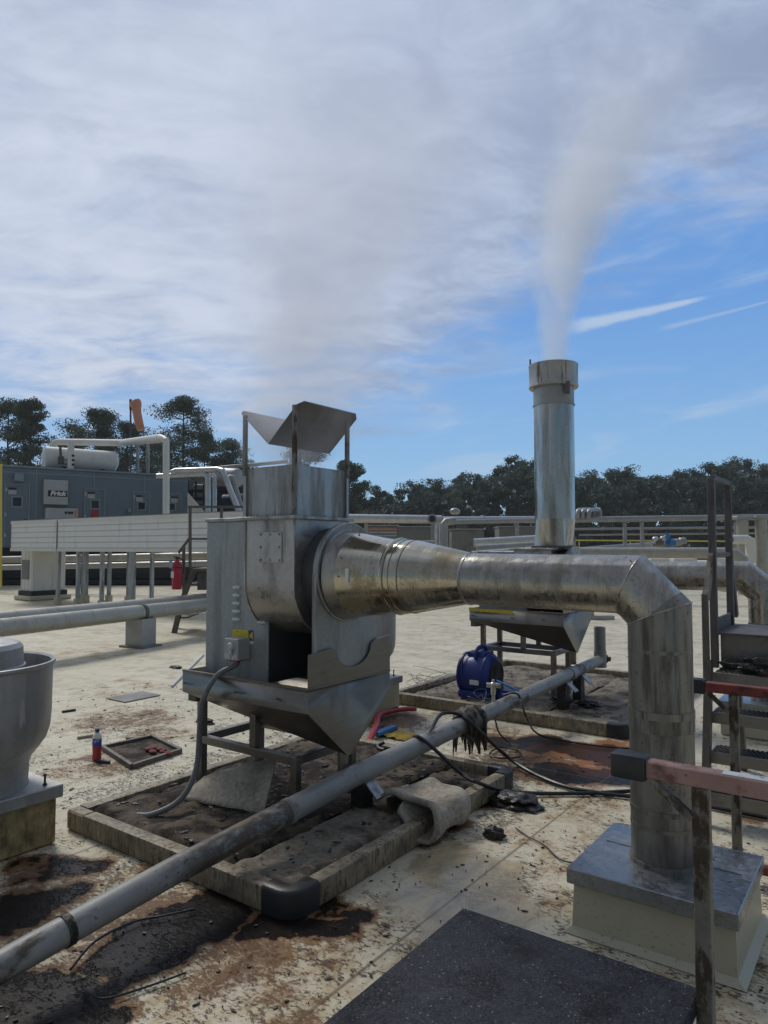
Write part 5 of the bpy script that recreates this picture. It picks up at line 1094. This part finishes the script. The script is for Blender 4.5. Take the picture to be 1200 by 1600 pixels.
# ------------------------------------------------------------------ trees
def leaf_cloud(rng, clumps, n_per, size):
    """clumps: (centre, radius vector); returns vertices and quads of many leaf-sized faces"""
    C = np.array([c for c, r in clumps]); RR = np.array([r for c, r in clumps]); N = len(clumps) * n_per
    idx = np.repeat(np.arange(len(clumps)), n_per)
    v = rng.normal(size=(N, 3)); v /= np.linalg.norm(v, axis=1)[:, None]; v *= (rng.random((N, 1)) ** .45)
    ctr = C[idx] + v * RR[idx]
    u = rng.normal(size=(N, 3)); u /= np.linalg.norm(u, axis=1)[:, None]
    w = np.cross(u, rng.normal(size=(N, 3))); w /= np.linalg.norm(w, axis=1)[:, None]
    s = (size * rng.uniform(.6, 1.3, (N, 1)))
    q = np.stack([ctr - u * s - w * s * .55, ctr + u * s * .3 - w * s * .7, ctr + u * s + w * s * .4, ctr - u * s * .3 + w * s * .7], 1)
    return q.reshape(-1, 3)
def mesh_from_quads(name, V_, mat):
    n = len(V_) // 4; me = bpy.data.meshes.new(name)
    me.vertices.add(len(V_)); me.vertices.foreach_set('co', V_.astype('f').ravel())
    me.loops.add(4 * n); me.loops.foreach_set('vertex_index', np.arange(4 * n, dtype='i'))
    me.polygons.add(n); me.polygons.foreach_set('loop_start', np.arange(0, 4 * n, 4, dtype='i')); me.polygons.foreach_set('loop_total', np.full(n, 4, 'i'))
    me.update(); me.materials.append(mat); return me
def pine(seed, H, crown0, width, dens=70, lean=0.0, flat=False):
    rng = np.random.default_rng(seed); r = random.Random(seed); mb = MB(); cl = []
    top = Vector((lean * H, 0, H))
    tp = [Vector((0, 0, 0)).lerp(top, k / 6) + Vector((r.uniform(-.2, .2), r.uniform(-.2, .2), 0)) * (k > 0) for k in range(7)]
    mb.tube(tp, [.42 * (1 - .85 * k / 6) for k in range(7)], 8, mitre=False)
    for k in range(26):
        f = crown0 + (1 - crown0) * (k + r.random()) / 26; b0 = Vector((0, 0, 0)).lerp(top, min(f, .98)); prof = math.sin(math.pi * min(1, (f - crown0) / (1 - crown0) * .8 + .22)) ** .7
        ln = width * prof * r.uniform(.45, 1.05); an = r.uniform(0, 6.28); e = b0 + Vector((math.cos(an) * ln, math.sin(an) * ln, ln * r.uniform(.05, .45)))
        mb.tube([b0, b0.lerp(e, .5) + Vector((0, 0, -.1)), e], [.1, .07, .03], 5, mitre=False)
        for j in range(3):
            c = b0.lerp(e, r.uniform(.5, 1.1)) + Vector((r.uniform(-.7, .7), r.uniform(-.7, .7), r.uniform(-.1, .7))); s = r.uniform(.75, 1.45) * width / 4.2
            cl.append((tuple(c), (s * 1.25, s * 1.25, s * .62)))
    for j in range(5): cl.append((tuple(top + Vector((r.uniform(-1, 1), r.uniform(-1, 1), r.uniform(-.8, .5)))), (1.0, 1.0, .7)))
    return mb, leaf_cloud(rng, cl, int(dens * 2.6), .125), cl
def plant_tree(x, ytop, Y, seed, H_w, width, crown0, label, dens=80, lean=0.0):
    zt = P(x, ytop, Y).z; H = zt - GZ; base = P(x, 900, Y); root = thing('pine_tree', label, 'tree', W, (base.x, Y, GZ), 'tall pines beyond the roof at left')
    mb, V_, cl = pine(seed, H, crown0, width, dens, lean)
    bmesh.ops.translate(mb.bm, verts=mb.bm.verts, vec=ORG[root]); mb.part('trunk', M['bark'], root)
    o = bpy.data.objects.new('crown', mesh_from_quads('crown', V_, M['leaf'])); COL.objects.link(o); o.parent = root
for args in ((8, 634, 110, 11, 0, 6.2, .5, 'dark pine cut by the left edge of the photo', 90), (42, 628, 104, 12, 0, 4.0, .5, 'tall narrow pine right of the leftmost pine', 90), (150, 645, 112, 13, 0, 6.0, .55, 'broad domed pine behind the white tank', 110), (196, 668, 118, 15, 0, 5.5, .5, 'lower pine behind the windsock mast', 90), (284, 626, 108, 14, 0, 5.6, .5, 'tallest ragged pine between windsock and near fan', 90),
             (318, 688, 120, 16, 0, 5.0, .45, 'low pine at the foot of the ragged tall pine', 90), (362, 690, 122, 17, 0, 5.5, .4, 'brownish low tree behind the plant pipes', 90), (250, 690, 125, 18, 0, 6., .4, 'low dark pine behind the overflow pipe', 90), (480, 700, 115, 19, 0, 5.5, .45, 'pine seen through the gap under the rain hood', 90), (545, 728, 110, 20, 0, 3.6, .5, 'small pine right of the near discharge duct', 80), (110, 690, 124, 21, 0, 6.0, .4, 'low pine left behind the white tank', 90)):
    plant_tree(*args)
# the far wood on the right reads as one mass
rng = np.random.default_rng(5); r = random.Random(5); allv = []
def top_at(x):
    pts = [(300, 735), (470, 755), (560, 768), (620, 764), (680, 752), (735, 740), (790, 722), (830, 712), (880, 732), (960, 738), (1040, 735), (1100, 722), (1140, 718), (1200, 724), (1300, 715), (1500, 720), (-300, 700), (0, 720), (300, 735)]
    pts.sort()
    for (x0, y0), (x1, y1) in zip(pts, pts[1:]):
        if x0 <= x <= x1: return y0 + (y1 - y0) * (x - x0) / max(x1 - x0, 1)
    return 735
for k in range(210):
    row = k % 3; x = -300 + 1850 * (k + r.random()) / 210; Y = 140 + row * 12 + r.uniform(-4, 4)
    zt = P(x, top_at(x) + r.uniform(-9, 16) + (0 if row else 14), Y).z; bx_ = P(x, 800, Y).x; H = zt - GZ; cl = []
    big = r.uniform(.8, 1.35)
    for j in range(42):
        f = 1 - (1 - (j + r.random()) / 42) ** 1.25; wd = (4.6 * big * math.sin(math.pi * (.2 + .74 * f)) ** .7 + .3)
        an = r.uniform(0, 6.28); rr = wd * r.uniform(.2, 1); s = r.uniform(.7, 1.5)
        cl.append(((bx_ + math.cos(an) * rr, Y + math.sin(an) * rr, GZ + H * (.03 + .94 * f)), (s * 1.35, s * 1.35, s * .85)))
    for j in range(9): cl.append(((bx_ + r.uniform(-6, 6), Y + r.uniform(-3, 3), r.uniform(-4, 5)), (1.9, 1.9, 1.5)))
    cl.append(((bx_, Y, zt - .7), (.9, .9, .8)))
    allv.append(leaf_cloud(rng, cl, 95, .17))
    allv.append(leaf_cloud(rng, [(c, tuple(.7 * q for q in rv_)) for c, rv_ in cl if c[2] < zt - 1.5], 16, .6))
o = bpy.data.objects.new('far_wood', mesh_from_quads('far_wood', np.concatenate(allv), M['leaf_wood'])); COL.objects.link(o)
tag(o, 'continuous dark green wood beyond the far roof edge', 'woodland', kind='stuff')

# ------------------------------------------------------------------ steam
def steam(name, label, org, H, r0, r1, drift, dens, nscale, col, power=1.4, ex=1.0, fade=.55, seed=0.0):
    """a rising plume: a closed lofted mesh whose volume thins out from its leaning axis"""
    mb = MB(); n = 14
    ax = lambda f: Vector((drift[0] * f ** power, drift[1] * f ** power, H * f))
    rad = lambda f: r0 + (r1 - r0) * f ** ex
    mb.tube([ax(k / n) for k in range(n + 1)], [rad(k / n) * 1.25 for k in range(n + 1)], 18, mitre=False)
    m = bpy.data.materials.new(name); m.use_nodes = True; g = G(m.node_tree); x, y, z = g.xyz(g.obj())
    f = g.m('MAXIMUM', g.m('DIVIDE', z, H), 0.0005); fp = g.m('POWER', f, power)
    rr = g.m('ADD', r0, g.m('MULTIPLY', g.m('POWER', f, ex), r1 - r0))
    ddx = g.m('SUBTRACT', x, g.m('MULTIPLY', fp, drift[0])); ddy = g.m('SUBTRACT', y, g.m('MULTIPLY', fp, drift[1]))
    d = g.m('DIVIDE', g.m('SQRT', g.m('ADD', g.m('MULTIPLY', ddx, ddx), g.m('MULTIPLY', ddy, ddy))), rr)
    co = g.v('ADD', g.obj(), (seed, 0, 0))
    nz = g.noise(g.map(co, sc=(1, 1, .6)), nscale, 4, .6, .4); nz2 = g.noise(g.map(co, sc=(1, 1, .7)), nscale * .3, 3, .55)
    k = g.m('ADD', g.rng(d, .1, 1.1, 1, -.15), g.m('MULTIPLY', g.m('SUBTRACT', nz, .5), 1.5)); k = g.m('ADD', k, g.m('MULTIPLY', g.m('SUBTRACT', nz2, .5), 1.0))
    k = g.m('MULTIPLY', g.rng(k, .2, .9, 0, 1, True), g.rng(d, .8, 1.15, 1, 0, True))
    fo = g.m('MULTIPLY', g.rng(f, fade, 1.0, 1, 0, True), g.rng(f, 0, .03, .3, 1))
    thin_ = g.m('DIVIDE', r0, rr)
    de = g.m('MULTIPLY', g.m('MULTIPLY', g.m('MULTIPLY', k, fo), thin_), dens)
    v = g.n('ShaderNodeVolumePrincipled', {'Color': col, 'Density': de, 'Anisotropy': .2})
    g.n('ShaderNodeOutputMaterial', {'Volume': v}, out=None)
    o = mb.solo(name, m, W, (0, 0, 0), label, 'steam', kind='stuff'); o.location = org; return o
so = L.w(sx_, sy_, 3.5)
steam('stack_steam', 'pale grey steam plume rising and drifting right from the tall stack', so, 4.2, .235, 1.8, (1.6, .4), 12.0, 2.8, (.92, .95, 1.0), 2.0, 1.6, .2)
ho = L.w(-3.0, 3.2, 2.13)
steam('hood_steam', 'thin pinkish steam drifting up from the rain hood of the near fan', ho, 3.4, .42, 1.9, (.7, .3), 2.5, 2.8, (.94, .95, 1.0), 1.4, 1.0, .2, 5.0)

# ------------------------------------------------------------------ air
m = bpy.data.materials.new('haze'); m.use_nodes = True; g = G(m.node_tree)
g.n('ShaderNodeOutputMaterial', {'Volume': g.n('ShaderNodeVolumePrincipled', {'Color': (.93, .96, 1.0), 'Density': .0003, 'Anisotropy': 0.0})}, out=None)
hz_ = MB().box(-610, 610, -610, 610, GZ - 1, 48).solo('haze', m, W, (0, 0, 0), None, None, kind='stuff')
